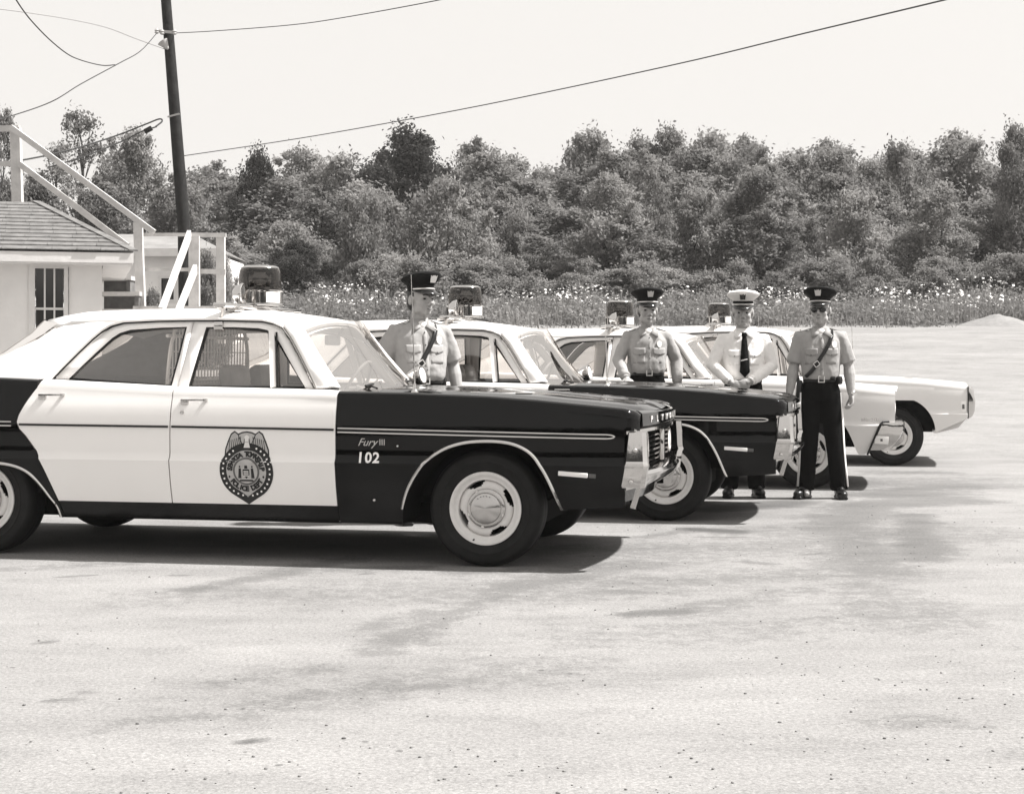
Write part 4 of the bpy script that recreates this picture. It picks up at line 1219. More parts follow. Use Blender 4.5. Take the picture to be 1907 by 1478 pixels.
CPSI = radians(-12)
fury1 = build_car('fury', (0.0322, 9.9505, 0), CPSI, 'nearest black and white police car with number 102 and the door shield in view', number=True)
fury2 = copy_tree(fury1, skip=('car_number',))
fury2.location = (1.2964, 12.5893, 0)
fury2['label'] = 'second police car, black fenders and white roof, half hidden behind the nearest one'
for ch in fury2.children:
    if ch.name.startswith('roof_beacon'): ch.location.x -= 0.03
pale3 = build_car('wrap', (2.9018, 15.6489, 0), CPSI, 'pale police car with raked chrome bumper end, behind the officer in sunglasses', bx=-1.87)
pale4 = build_car('loop', (4.4652, 18.9428, 0), CPSI, 'pale police car farthest right with tall vertical nose and big open wheel arch', dz=0.10, bx=-2.02)
# =============================================================== BUILDINGS, STAIRS, POLE, WIRES
M_WALL = mat('whitewashed_wall', 0.74, 0.9, spec=0.1, var=0.07, vscale=2.2, bump=0.15, bscale=12)
M_TRIMW = mat('white_trim_wood', 0.66, 0.7, spec=0.2, var=0.06, vscale=7, bump=0.1, bscale=20)
M_OLDWOOD = mat('weathered_white_wood', 0.50, 0.75, spec=0.15, var=0.16, vscale=5, bump=0.15, bscale=25)
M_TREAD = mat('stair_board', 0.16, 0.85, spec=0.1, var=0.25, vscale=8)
M_SHINGLE = mat('asphalt_shingle', 0.15, 0.9, spec=0.1, var=0.30, vscale=7, bump=0.3, bscale=60)
M_ROOF2 = mat('tar_roof', 0.22, 0.9, spec=0.1, var=0.2, vscale=2)
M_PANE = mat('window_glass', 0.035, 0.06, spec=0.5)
M_POLE = mat('creosote_pole', 0.022, 0.85, spec=0.15, var=0.4, vscale=6, bump=0.4, bscale=14)
M_WIRE = mat('cable', 0.02, 0.6)
M_WIREL = mat('bare_cable', 0.28, 0.5)
M_CERAMIC = mat('insulator', 0.35, 0.3)

# ---- shed at the left edge
shed = empty('shed', (-6.9, 21.0, 0)); tag(shed, 'low white shed with grey shingled hip roof and small window at left edge', 'shed')
sx, sy = -6.9, 21.0
X1, XE, YE, ZE = -5.345, -4.955, 20.62, 2.585
XR, YR, ZR = XE - 1.28, YE + 3.01, 3.47
XL = -10.5
b = MB()
wx0, wx1, wz0, wz1 = px(62, 0, 21).x, px(130, 0, 21).x, 1.25, px(0, 497, 21).z
# wall with a true window opening
for (xa, xb, za, zb_) in ((XL + .4, wx0, -0.1, 2.52), (wx1, X1, -0.1, 2.52), (wx0, wx1, -0.1, wz0), (wx0, wx1, wz1, 2.52)):
    b.box(((xa + xb) / 2 - sx, 0.06, (za + zb_) / 2), (xb - xa, 0.12, zb_ - za))
b.build('wall', M_WALL, shed)
b = MB(); b.box((X1 - 0.06 - sx, 2.3, 1.22), (0.12, 4.5, 2.6)); b.build('side_wall', M_WALL, shed)
b = MB(); b.box(((XL + XE) / 2 - sx, YE - sy + 0.012, ZE - 0.085), (XE - XL, 0.024, 0.13)); b.box((XE - 0.012 - sx, 2.4, ZE - 0.085), (0.024, 5.1, 0.13)); b.build('fascia', M_TRIMW, shed)
b = MB(); b.box(((XL + XE) / 2 - sx, 0.0 + (YE - sy) / 2 + 0.01, ZE - 0.16), (XE - XL - 0.04, abs(YE - sy) - 0.02, 0.02)); b.box(((X1 + XE) / 2 - sx, 2.4, ZE - 0.16), (XE - X1 - 0.03, 4.9, 0.018)); b.build('soffit', M_TRIMW, shed)
b = MB()
rv = [(XL - sx, YE - sy, ZE), (XE - sx, YE - sy, ZE), (XE - sx, 2 * YR - YE - sy, ZE), (XL - sx, 2 * YR - YE - sy, ZE), (XR - sx, YR - sy, ZR), (XL - sx, YR - sy, ZR)]
b.add([Vector(v) for v in rv], [(0, 1, 4, 5), (1, 2, 4), (2, 3, 5, 4), (3, 2, 1, 0)]); b.build('roof_deck', M_SHINGLE, shed, smooth=False)
ncourse = 13
for k in range(ncourse):
    t0, t1 = k / ncourse, (k + 1) / ncourse
    def lp(a, c, t): return a + (c - a) * t
    y0, y1 = lp(YE, YR, t0) - sy, lp(YE, YR, t1) - sy
    z0, z1 = lp(ZE, ZR, t0), lp(ZE, ZR, t1)
    xa, xb = lp(XE, XR, t0) - sx, lp(XE, XR, t1) - sx
    b = MB()
    # butt edge broken into tabs of slightly uneven length
    rnd = random.Random(k); x = XL - sx
    while x < xa:
        x2 = min(xa, x + 0.30 + rnd.uniform(-.01, .01)); j = rnd.uniform(0, 0.010); h = 0.010 + rnd.uniform(0, .005)
        top_x2 = min(x2, xb); top_x = min(x, xb)
        b.add([Vector((x + .003, y0 - 0.012 - j, z0 + 0.004)), Vector((x2 - .003, y0 - 0.012 - j, z0 + 0.004)), Vector((x2 - .003, y0 - 0.012 - j, z0 + 0.004 + h)), Vector((x + .003, y0 - 0.012 - j, z0 + 0.004 + h)), Vector((top_x2, y1, z1 + 0.006)), Vector((top_x, y1, z1 + 0.006))], [(0, 1, 2, 3), (3, 2, 4, 5), (0, 3, 5), (1, 4, 2)])
        x = x2
    b.build('shingle_course', M_SHINGLE, shed, smooth=False, kind='stuff')
b = MB(); b.bar((XE - sx, YE - sy, ZE + 0.015), (XR - sx, YR - sy, ZR + 0.02), 0.12, 0.02); b.build('hip_cap', M_SHINGLE, shed)
_piv = Vector((X1, 21.0, 0)); _R = Matrix.Rotation(radians(15), 3, 'Z')
shed.location = _piv + _R @ (Vector((sx, sy, 0)) - _piv); shed.rotation_euler = (0, 0, radians(15))
win = empty('window', ((wx0 + wx1) / 2 - sx, 0, (wz0 + wz1) / 2), 0, shed)
hw, hh = (wx1 - wx0) / 2, (wz1 - wz0) / 2
b = MB()
for s in (-1, 1):
    b.box((s * (hw - 0.02), -0.005, 0), (0.075, 0.05, 2 * hh + 0.06)); 
b.box((0, -0.005, hh - 0.0), (2 * hw - 0.115, 0.05, 0.06)); b.box((0, -0.02, -hh), (2 * hw + 0.1, 0.09, 0.05)); b.build('frame', M_TRIMW, win)
b = MB(); b.bar((hw + 0.0, -0.026, hh - 0.01), (hw + 0.0, -0.026, -hh), 0.012, 0.008, up=(0, 1, 0)); b.build('frame_gap', M_SHADE, win)
cw = (2 * hw - 0.115) / 3
rows = [hh - 0.03, hh - 0.03 - 0.52, hh - 0.03 - 1.04]
for i in range(3):
    for j in range(2):
        b = MB(); xa = -hw + 0.0575 + cw * i; b.box((xa + cw / 2, 0.055, (rows[j] + rows[j + 1]) / 2), (cw - 0.022, 0.006, rows[j] - rows[j + 1] - 0.022)); b.build('pane', M_PANE, win)
b = MB()
for i in (1, 2): b.box((-hw + 0.0575 + cw * i, 0.045, hh - 0.55), (0.022, 0.03, 1.08))
b.build('muntin', M_TRIMW, win)
b = MB(); b.box((0, 0.04, rows[1]), (2 * hw - 0.115, 0.028, 0.030)); b.build('muntin', M_TRIMW, win)

# ---- low white house farther back
HY = 33.0
house = empty('house', (-7.5, HY, terrain(0, HY) - 0.2)); tag(house, 'low white house with dark flat roof behind the wooden stairs', 'house')
ho = house.location
def hp(u, v, d=0): p = px(u, v, HY + d); return p - ho
b = MB(); a0, a1 = hp(150, 475), hp(408, 475)
wa, wb_ = hp(298, 516), hp(326, 560)
zt_h = a0.z
for (xa, xb, za, zb_) in ((a0.x, wa.x, 0, zt_h), (wb_.x, a1.x, 0, zt_h), (wa.x, wb_.x, 0, wb_.z), (wa.x, wb_.x, wa.z, zt_h)):
    b.box(((xa + xb) / 2, 0.1, (za + zb_) / 2), (xb - xa, 0.2, zb_ - za))
b.build('wall', M_WALL, house)
b = MB(); b.box((a1.x - 0.1, 1.6, zt_h / 2), (0.2, 2.8, zt_h)); b.build('side_wall', M_WALL, house)
b = MB(); e0, e1 = hp(140, 470), hp(412, 470)
b.add([Vector((e0.x, -0.25, e0.z)), Vector((e1.x, -0.25, e0.z)), Vector((e1.x, -0.25, e0.z + 0.06)), Vector((e0.x, -0.25, e0.z + 0.06)), Vector((hp(330, 0).x, 1.6, e0.z + 0.5)), Vector((e0.x, 1.6, e0.z + 0.5)), Vector((e1.x, 3.3, e0.z)), Vector((e0.x, 3.3, e0.z))], [(0, 1, 2, 3), (3, 2, 4, 5), (2, 6, 4), (4, 6, 7, 5), (0, 7, 6, 1), (1, 6, 2), (0, 3, 5, 7)])
b.build('roof', M_ROOF2, house, smooth=False)
b = MB(); b.box(((e0.x + e1.x) / 2, -0.262, e0.z - 0.015), (e1.x - e0.x, 0.02, 0.16)); b.build('fascia', M_TRIMW, house)
wn_ = empty('window', ((wa.x + wb_.x) / 2, 0, (wa.z + wb_.z) / 2), 0, house)
ww, wh = wb_.x - wa.x, wa.z - wb_.z
b = MB(); b.box((0, 0.08, 0), (ww, 0.02, wh)); b.build('pane', M_PANE, wn_)
b = MB()
b.box((0, 0.0, wh / 2), (ww + 0.08, 0.04, 0.05)); b.box((0, 0.0, -wh / 2), (ww + 0.08, 0.05, 0.05))
for s in (-1, 1): b.box((s * ww / 2, 0.0, 0), (0.05, 0.04, wh - 0.05))
b.build('frame', M_TRIMW, wn_)

# ---- wooden outside stair
SY = 24.0
st = empty('wooden_staircase', (-5.5, SY, 0)); tag(st, 'white wooden outside staircase with railed landing beside the shed', 'staircase')
so_ = st.location
def sp_(u, v, d=0.0): return px(u, v, SY + d) - so_
def sbar(name, a, b_, w, h, m=M_OLDWOOD, up=(0, 0, 1)):
    bb = MB(); bb.bar(a, b_, w, h, up); return bb.build(name, m, st, smooth=False)
sbar('post', sp_(33, 378, 0.6), sp_(29, 238, 0.6), 0.15, 0.12, up=(0, 1, 0))
sbar('post', sp_(264, 600, 0.1), sp_(257, 415, 0.1), 0.125, 0.11, up=(0, 1, 0))
sbar('top_rail', sp_(20, 237, 0.5), sp_(287, 433, 0.02), 0.05, 0.085)
sbar('lower_rail', sp_(36, 305, 0.5), sp_(238, 458, 0.02), 0.05, 0.085)
sbar('top_rail', sp_(-60, 241, 0.75), sp_(36, 239, 0.65), 0.06, 0.09)
sbar('top_rail', sp_(-60, 306, 0.75), sp_(30, 305, 0.65), 0.05, 0.08)
sbar('top_rail', sp_(264, 437, 0.25), sp_(352, 437, 0.25), 0.05, 0.05)
sbar('top_rail', sp_(350, 437, 0.0), sp_(421, 438, 0.0), 0.06, 0.06)
sbar('lower_rail', sp_(262, 502, 0.25), sp_(358, 502, 0.25), 0.05, 0.05)
sbar('lower_rail', sp_(368, 505, 0.06), sp_(420, 506, 0.06), 0.05, 0.07)
sbar('post', sp_(362, 640, -0.06), sp_(362, 440, -0.06), 0.155, 0.10, up=(0, 1, 0))
sbar('post', sp_(412, 640, 0.1), sp_(411, 440, 0.1), 0.125, 0.11, up=(0, 1, 0))
# flight that comes down towards the camera
sbar('hand_rail', sp_(353, 436, -0.1), sp_(300, 580, -1.9), 0.055, 0.13)
sbar('hand_rail', sp_(364, 500, -0.1), sp_(330, 585, -1.3), 0.055, 0.13)
lz = sp_(0, 577).z
b = MB(); b.box((sp_(342, 0).x, 0.15, lz), (1.35, 1.0, 0.09)); b.build('landing', M_OLDWOOD, st)
for k in range(5):
    b = MB(); b.box((sp_(345, 0).x - 0.10 * k, -0.45 - 0.32 * k, lz - 0.20 * (k + 1)), (0.95, 0.30, 0.05)); b.build('tread', M_OLDWOOD, st)
# side steps next to the shed wall
for (u0, u1, v, d) in ((188, 250, 519, 0.75), (188, 266, 548, 0.1), (188, 268, 580, -0.3)):
    a, c = sp_(u0, v, d), sp_(u1, v, d)
    b = MB(); b.box(((a.x + c.x) / 2, a.y, a.z), (c.x - a.x, 0.42, 0.06)); b.build('tread', M_OLDWOOD, st)
    b = MB(); b.box(((a.x + c.x) / 2 - 0.04, a.y + 0.12, a.z - 0.14), (c.x - a.x - 0.12, 0.05, 0.22)); b.build('riser', M_TREAD, st)
    b = MB(); b.box((c.x - 0.05, a.y, a.z - 0.14), (0.06, 0.36, 0.22)); b.build('side_board', M_TREAD, st)

# ---- utility pole and wires
PY = 29.5
pole = empty('utility_pole', (px(347, 0, PY).x, PY, terrain(0, PY))); tag(pole, 'dark wooden utility pole leaning left behind the stairs', 'utility pole')
pb_ = pole.location
pts = [px(347, 560, PY) - pb_, px(343, 430, PY) - pb_, px(326, 215, PY) - pb_, px(309, 0, PY) - pb_, px(302, -90, PY) - pb_]
pts[0].z = -0.3
b = MB(); b.tube(pts, [0.125, 0.118, 0.105, 0.092, 0.088], 14); b.build('pole_shaft', M_POLE, pole)
b = MB(); b.bar(px(291, 58, PY - .12) - pb_, px(325, 61, PY - .12) - pb_, 0.04, 0.05); b.build('bracket', M_CERAMIC, pole)
for u, v in ((292, 58), (325, 60), (302, 60)):
    b = MB(); b.lathe([(0.02, -0.05), (0.045, -0.03), (0.03, -0.01), (0.045, 0.01), (0.03, 0.03), (0.015, 0.05)], 10, Matrix.Translation(px(u, v, PY - .14) - pb_)); b.build('insulator', M_CERAMIC, pole)
b = MB(); b.lathe([(0.02, 0), (0.10, 0.16), (0.105, 0.17)], 14, Matrix.Translation(px(313, 92, PY - .12) - pb_) @ Matrix.Rotation(radians(-35), 4, 'Y')); b.build('cable_guard', M_CERAMIC, pole)
b = MB(); b.bar(px(312, 218, PY - .13) - pb_, px(334, 212, PY - .13) - pb_, 0.02, 0.03); b.build('band', M_CERAMIC, pole)
def wire(label, pts, r, m=M_WIRE, n=6):
    P = catmull([tuple(p) for p in pts], n)
    b = MB(); b.tube(P, r, 6); o = b.build('overhead_wire', m, None); tag(o, label, 'wire', 'overhead wires'); return o
wire('thin overhead wire running from the pole to the top of the sky in the middle', [px(325, 62, PY), px(400, 58, PY - 1), px(540, 47, PY - 3), px(640, 33, PY - 5), px(820, 0, PY - 8), px(1000, -40, PY - 11)], 0.007)
wire('long dark cable rising from behind the pole across the sky to the upper right', [px(338, 291, PY + .2), px(480, 270, PY - 1), px(640, 244, PY - 3), px(900, 196, PY - 6), px(1250, 122, PY - 10), px(1500, 62, PY - 13), px(1760, 0, PY - 16), px(2000, -60, PY - 19)], 0.0075)
wire('drooping service wire in the upper left corner of the sky', [px(-40, -130, 17), px(30, 0, 19), px(75, 57, 21), px(120, 97, 22.5), px(150, 112, 23.5), px(190, 122, 24.5), px(214, 121, 25)], 0.0085)
wire('wire sloping down left from the pole bracket towards the shed roof', [px(294, 60, PY - .1), px(262, 95, PY - 1.5), px(222, 118, PY - 3.5), px(150, 157, PY - 5), px(95, 190, PY - 6), px(15, 218, PY - 7), px(-80, 245, PY - 8)], 0.008)
wire('pale bare cable meeting the pole just below its bracket', [px(308, 92, PY - .1), px(255, 73, PY - 1), px(200, 52, PY - 2), px(140, 38, PY - 3), px(60, 25, PY - 4), px(-40, 12, PY - 5)], 0.009, M_WIREL)
wire('thick telephone cable passing behind the upper stair rail', [px(-60, 311, 27), px(20, 302, 27), px(120, 282, 28), px(210, 255, 29), px(270, 232, 29.3), px(296, 222, 29.4), px(302, 226, 29.4), px(290, 236, 29.3)], 0.015)
wc = wire('lower telephone cable carrying a black splice case beside the pole', [px(90, 312, 28), px(130, 300, 28.2), px(180, 283, 28.6), px(230, 262, 29), px(262, 246, 29.1), px(292, 236, 29.2)], 0.013)
b = MB(); Rm = Matrix.Rotation(radians(-28), 3, 'Y'); b.box(px(276, 242, 29.08), (0.15, 0.07, 0.085), Rm, bev=0.01); o = b.build('splice_case', M_GASKET, wc)

# ---- pale mound of earth at the right edge of the bank
vs = []; n = 20
mc = px(1885, 602, 40.6)
for i in range(n):
    for j in range(n):
        a, r = 2 * pi * j / (n - 1), i / (n - 1)
        h = 0.34 * (1 - r) ** 0.7 * (1 - r * r) ** 0.3 + 0.05 * noise.noise(Vector((r * 3 * cos(a), r * 3 * sin(a), 2)))
        vs.append((mc.x + 1.15 * r * cos(a), mc.y + 1.2 + 1.0 * r * sin(a), terrain(0, mc.y + 1.2 + 1.0 * r * sin(a)) - 0.05 + max(0, h)))
mound = mesh_obj('dirt_mound', vs, grid_faces(n, n), mat('pale_earth', 0.20, 0.95, var=0.15, vscale=6, bump=0.5, bscale=20), None, True, 80, merge=0.001, recalc=True)
tag(mound, kind='structure')
# =============================================================== TREES AND WEEDS
def leaf_mat(name, lo, hi):
    m = bpy.data.materials.new(name); m.use_nodes = True
    nt = m.node_tree; N, L = nt.nodes, nt.links; N.clear()
    out = N.new('ShaderNodeOutputMaterial'); mix = N.new('ShaderNodeMixShader'); mix.inputs[0].default_value = 0.42
    d = N.new('ShaderNodeBsdfDiffuse'); t = N.new('ShaderNodeBsdfTranslucent')
    a = N.new('ShaderNodeAttribute'); a.attribute_name = 'tone'
    oi = N.new('ShaderNodeObjectInfo')
    ad = N.new('ShaderNodeMath'); ad.operation = 'MULTIPLY_ADD'; ad.inputs[1].default_value = 0.35; L.new(oi.outputs['Random'], ad.inputs[0]); 
    sb = N.new('ShaderNodeMath'); sb.operation = 'SUBTRACT'; sb.inputs[1].default_value = 0.17; L.new(a.outputs['Fac'], sb.inputs[0]); L.new(sb.outputs[0], ad.inputs[2])
    mr = N.new('ShaderNodeMapRange'); mr.inputs[3].default_value = lo; mr.inputs[4].default_value = hi; L.new(ad.outputs[0], mr.inputs[0])
    mx = N.new('ShaderNodeMix'); mx.data_type = 'RGBA'; mx.blend_type = 'MULTIPLY'; mx.inputs[0].default_value = 1; mx.inputs[7].default_value = tint(1.0)
    L.new(mr.outputs[0], mx.inputs[6]); L.new(mx.outputs[2], d.inputs[0]); L.new(mx.outputs[2], t.inputs[0])
    L.new(d.outputs[0], mix.inputs[1]); L.new(t.outputs[0], mix.inputs[2]); L.new(mix.outputs[0], out.inputs[0])
    return m
M_LEAF = leaf_mat('broad_leaves', 0.09, 0.33)
M_LEAFD = leaf_mat('dark_leaves', 0.03, 0.115)
M_LEAFL = leaf_mat('light_leaves', 0.13, 0.43)
M_BARK = mat('bark', 0.06, 0.9, spec=0.1, var=0.4, vscale=6, bump=0.4, bscale=15)
M_WEED = leaf_mat('weed_blades', 0.12, 0.36)
M_FLOWER = mat('white_flower', 0.62, 0.9, spec=0.05)

def leaf_cloud(centres, tones, per, rad, size, rng, flat=0.95, up=0.25):
    """Leaf-sized quads gathered in twig clumps; returns verts (N*4,3), tones (N*4)."""
    n = len(centres) * per
    c = np.repeat(np.array(centres), per, axis=0); tn = np.repeat(np.array(tones), per)
    r = np.repeat(np.array(rad), per)[:, None]
    off = rng.normal(0, 0.5, (n, 3)) * r; off[:, 2] *= flat
    p = c + off
    nrm = rng.normal(0, 1, (n, 3)); nrm[:, 2] = np.abs(nrm[:, 2]) + up
    nrm /= np.linalg.norm(nrm, axis=1)[:, None]
    ax = rng.normal(0, 1, (n, 3)); ax -= nrm * (ax * nrm).sum(1)[:, None]; ax /= np.linalg.norm(ax, axis=1)[:, None]
    bi = np.cross(nrm, ax)
    s = size * rng.uniform(0.6, 1.35, (n, 1))
    q = np.stack([p - ax * s, p + bi * s * 0.48 + nrm * s * .10, p + ax * s, p - bi * s * 0.48 + nrm * s * .10], axis=1).reshape(-1, 3)
    tone = np.clip(tn + rng.uniform(-0.16, 0.16, n), 0, 1)
    return q, np.repeat(tone, 4)

def quads_obj(name, q, tone, m, parent=None):
    n = len(q) // 4
    me = bpy.data.meshes.new(name)
    me.vertices.add(len(q)); me.vertices.foreach_set('co', q.astype(np.float32).ravel())
    me.loops.add(n * 4); me.loops.foreach_set('vertex_index', np.arange(n * 4, dtype=np.int32))
    me.polygons.add(n); me.polygons.foreach_set('loop_start', np.arange(0, n * 4, 4, dtype=np.int32)); me.polygons.foreach_set('loop_total', np.full(n, 4, dtype=np.int32))
    me.update(calc_edges=True)
    at = me.attributes.new('tone', 'FLOAT', 'POINT'); at.data.foreach_set('value', tone.astype(np.float32))
    me.materials.append(m)
    return link(bpy.data.objects.new(name, me), parent)

def proto(name, kind, seed):
    """One tree of unit design: root empty > trunk, crown.  Heights in metres at scale 1."""
    rng = np.random.default_rng(seed); rnd = random.Random(seed)
    P = dict(round=dict(h=8.0, r=2.6, base=1.5, n=230, per=95, cr=0.561, size=0.108, m=M_LEAF, prof=0.85, nb=15, br=1.0),
             dark=dict(h=8.5, r=2.9, base=0.9, n=330, per=108, cr=0.561, size=0.100, m=M_LEAFD, prof=1.25, nb=21, br=0.95),
             tall=dict(h=9.0, r=1.9, base=1.6, n=210, per=95, cr=0.537, size=0.108, m=M_LEAF, prof=1.0, nb=14, br=0.85),
             ragged=dict(h=8.5, r=2.5, base=1.4, n=170, per=78, cr=0.488, size=0.100, m=M_LEAFL, prof=1.0, nb=17, br=0.72),
             sparse=dict(h=8.0, r=1.7, base=2.6, n=44, per=40, cr=0.415, size=0.084, m=M_LEAF, prof=1.0, nb=12, br=0.45),
             shrub=dict(h=4.0, r=1.9, base=0.25, n=190, per=88, cr=0.439, size=0.084, m=M_LEAF, prof=0.95, nb=14, br=0.72),
             light=dict(h=4.2, r=1.9, base=0.25, n=170, per=81, cr=0.403, size=0.080, m=M_LEAFL, prof=1.1, nb=16, br=0.62))[kind]
    root = empty(name, (0, 0, 0))
    cen, ton, rad = [], [], []
    tips = []
    # boughs: each an uneven, flattened puff of twigs with bare gaps between it and the next
    nb = P['nb']; boughs = []
    for i in range(nb):
        t = (i + rnd.uniform(0.1, 0.9)) / nb
        prof = max(0.12, sin(pi * min(1, (0.08 + 0.90 * t)) ** P['prof']) ** 0.8)
        a = i * 2.4 + rnd.uniform(-0.7, 0.7)
        R = P['r'] * prof * rnd.uniform(0.35, 0.85)
        br = P['br'] * rnd.uniform(0.65, 1.35) * (0.65 + 0.5 * prof)
        boughs.append((Vector((R * cos(a), R * sin(a), P['base'] + (P['h'] - P['base'] - br * 0.5) * t)), br))
    boughs.append((Vector((rnd.uniform(-.2, .2), rnd.uniform(-.2, .2), P['h'] - P['br'] * 0.55)), P['br'] * 0.75))
    for c, br in boughs:
        k = max(6, int(P['n'] / nb * (br / P['br']) ** 2))
        bt = rnd.uniform(-0.22, 0.22)
        for j in range(k):
            v = Vector((rnd.gauss(0, 1), rnd.gauss(0, 1), rnd.gauss(0.25, 1.0))).normalized()
            rr = br * rnd.uniform(0.45, 1.08)
            p = c + Vector((v.x * rr, v.y * rr, v.z * rr * 1.0))
            if p.z < 0.1: continue
            cen.append(tuple(p)); rad.append(P['cr'] * rnd.uniform(0.5, 1.3))
            ton.append(min(1, max(0, 0.50 + bt * .7 + 0.35 * noise.noise(p * 1.1 + Vector((seed, 0, 0))) + rnd.uniform(-.12, .12))))
            if j % 6 == 0: tips.append(tuple(p))
        # a few stray shoots break the outline
        for j in range(max(1, k // 9)):
            v = Vector((rnd.gauss(0, 1), rnd.gauss(0, 1), abs(rnd.gauss(0.6, 0.6)))).normalized()
            for s_ in (1.15, 1.32):
                cen.append(tuple(c + v * br * s_)); rad.append(P['cr'] * 0.42); ton.append(0.6)
    q, tone = leaf_cloud(cen, ton, P['per'], rad, P['size'], rng)
    quads_obj('crown', q, tone, P['m'], root)
    b = MB(); r0 = 0.020 * P['h'] + 0.02
    top = P['h'] * (0.80 if kind != 'sparse' else 0.97)
    spine = [Vector((0.12 * sin(k * 1.3 + seed) * k / 5, 0.12 * cos(k * 1.7 + seed) * k / 5, -0.3 + (top + 0.3) * k / 7)) for k in range(8)]
    b.tube(spine, [r0 * (1 - 0.88 * k / 7) for k in range(8)], 8)
    rnd.shuffle(tips)
    for tp in tips[:(26 if kind in ('sparse', 'ragged') else 16)]:
        tp = Vector(tp); s = max(0.10, min(0.9, (tp.z - 0.9) / top - 0.12)); k = s * 7; i = int(k)
        st_ = spine[i].lerp(spine[min(7, i + 1)], k - i)
        mid = st_.lerp(tp, 0.55) + Vector((0, 0, -0.12 + 0.1 * rnd.random()))
        b.tube([st_, mid, tp], [r0 * 0.30 * (1 - s * .6), r0 * 0.18 * (1 - s * .5), 0.008], 5)
    b.build('trunk', M_BARK, root, recalc=False)
    return root

PROTO = {}
for k, seeds in dict(round=(1, 2, 3), dark=(11, 12), tall=(21, 22, 23), ragged=(31, 32), sparse=(41,), shrub=(51, 52, 53), light=(61, 62, 63)).items():
    PROTO[k] = [proto({'shrub': 'bush', 'light': 'bush'}.get(k, 'tree'), k, s) for s in seeds]
HEI = dict(round=8.0, dark=8.5, tall=9.0, ragged=8.5, sparse=8.0, shrub=4.0, light=4.2)
WID = dict(round=5.0, dark=5.2, tall=3.8, ragged=4.8, sparse=3.0, shrub=3.8, light=3.6)
LAND = [(430, 'the roof beacon of the nearest car'), (560, 'the windscreen top of the nearest car'), (680, 'the right shoulder of the first officer'), (785, 'the cap of the first officer'), (868, 'the beacon of the second car'), (965, 'the windscreen top of the second car'),
        (1060, 'the rear roof of the third car'), (1150, 'the beacon of the third car'), (1212, 'the cap of the long-sleeved officer'), (1330, 'the beacon of the fourth car'), (1385, 'the white cap'), (1455, 'the gap beside the white cap'), (1520, 'the cap of the officer in sunglasses'), (1615, 'the hood of the third car'), (1705, 'the wheel arch of the farthest car'), (1800, 'the nose of the farthest car'), (1885, 'the pale earth mound')]
seen_labels = set()
def place_label(what, u):
    """Label by the nearest thing one can find below the plant."""
    for du, nm in sorted(((u - lu, nm) for lu, nm in LAND), key=lambda t: abs(t[0])):
        rel = 'straight above' if abs(du) < 18 else ('just left of' if du < 0 else 'just right of')
        for r in (rel, 'slightly left of' if du < 0 else 'slightly right of', 'well left of' if du < 0 else 'well right of'):
            lab = f'{what} {r} {nm}'
            if lab not in seen_labels:
                seen_labels.add(lab); return lab
used_proto = set()
REAL_H = {}
trnd = random.Random(9)
def plant(kind, u, v, w, Y, label, group=None, cat=None):
    """Tree seen with its top at (u, v), about w photo pixels wide, at distance Y."""
    k = trnd.randrange(len(PROTO[kind])); pr = PROTO[kind][k]
    if (kind, k) in used_proto: o = copy_tree(pr)
    else: o = pr; used_proto.add((kind, k))
    top = px(u, v, Y); z0 = terrain(0, Y) - 0.05
    if (kind, k) not in REAL_H:
        cr_ = [c for c in pr.children if c.name.startswith('crown')][0].data
        zz = np.empty(len(cr_.vertices) * 3, np.float32); cr_.vertices.foreach_get('co', zz); REAL_H[(kind, k)] = float(np.percentile(zz[2::3], 99.7))
    sh = (top.z - z0) / REAL_H[(kind, k)]; sw = (w * Y / FPX) / WID[kind]
    o.location = (top.x, Y, z0); o.scale = (sw, sw, sh); o.rotation_euler = (0, 0, trnd.uniform(0, 6.28))
    c = cat or ('bush' if kind in ('shrub', 'light') else 'tree')
    tag(o, label, c, group)
    return o

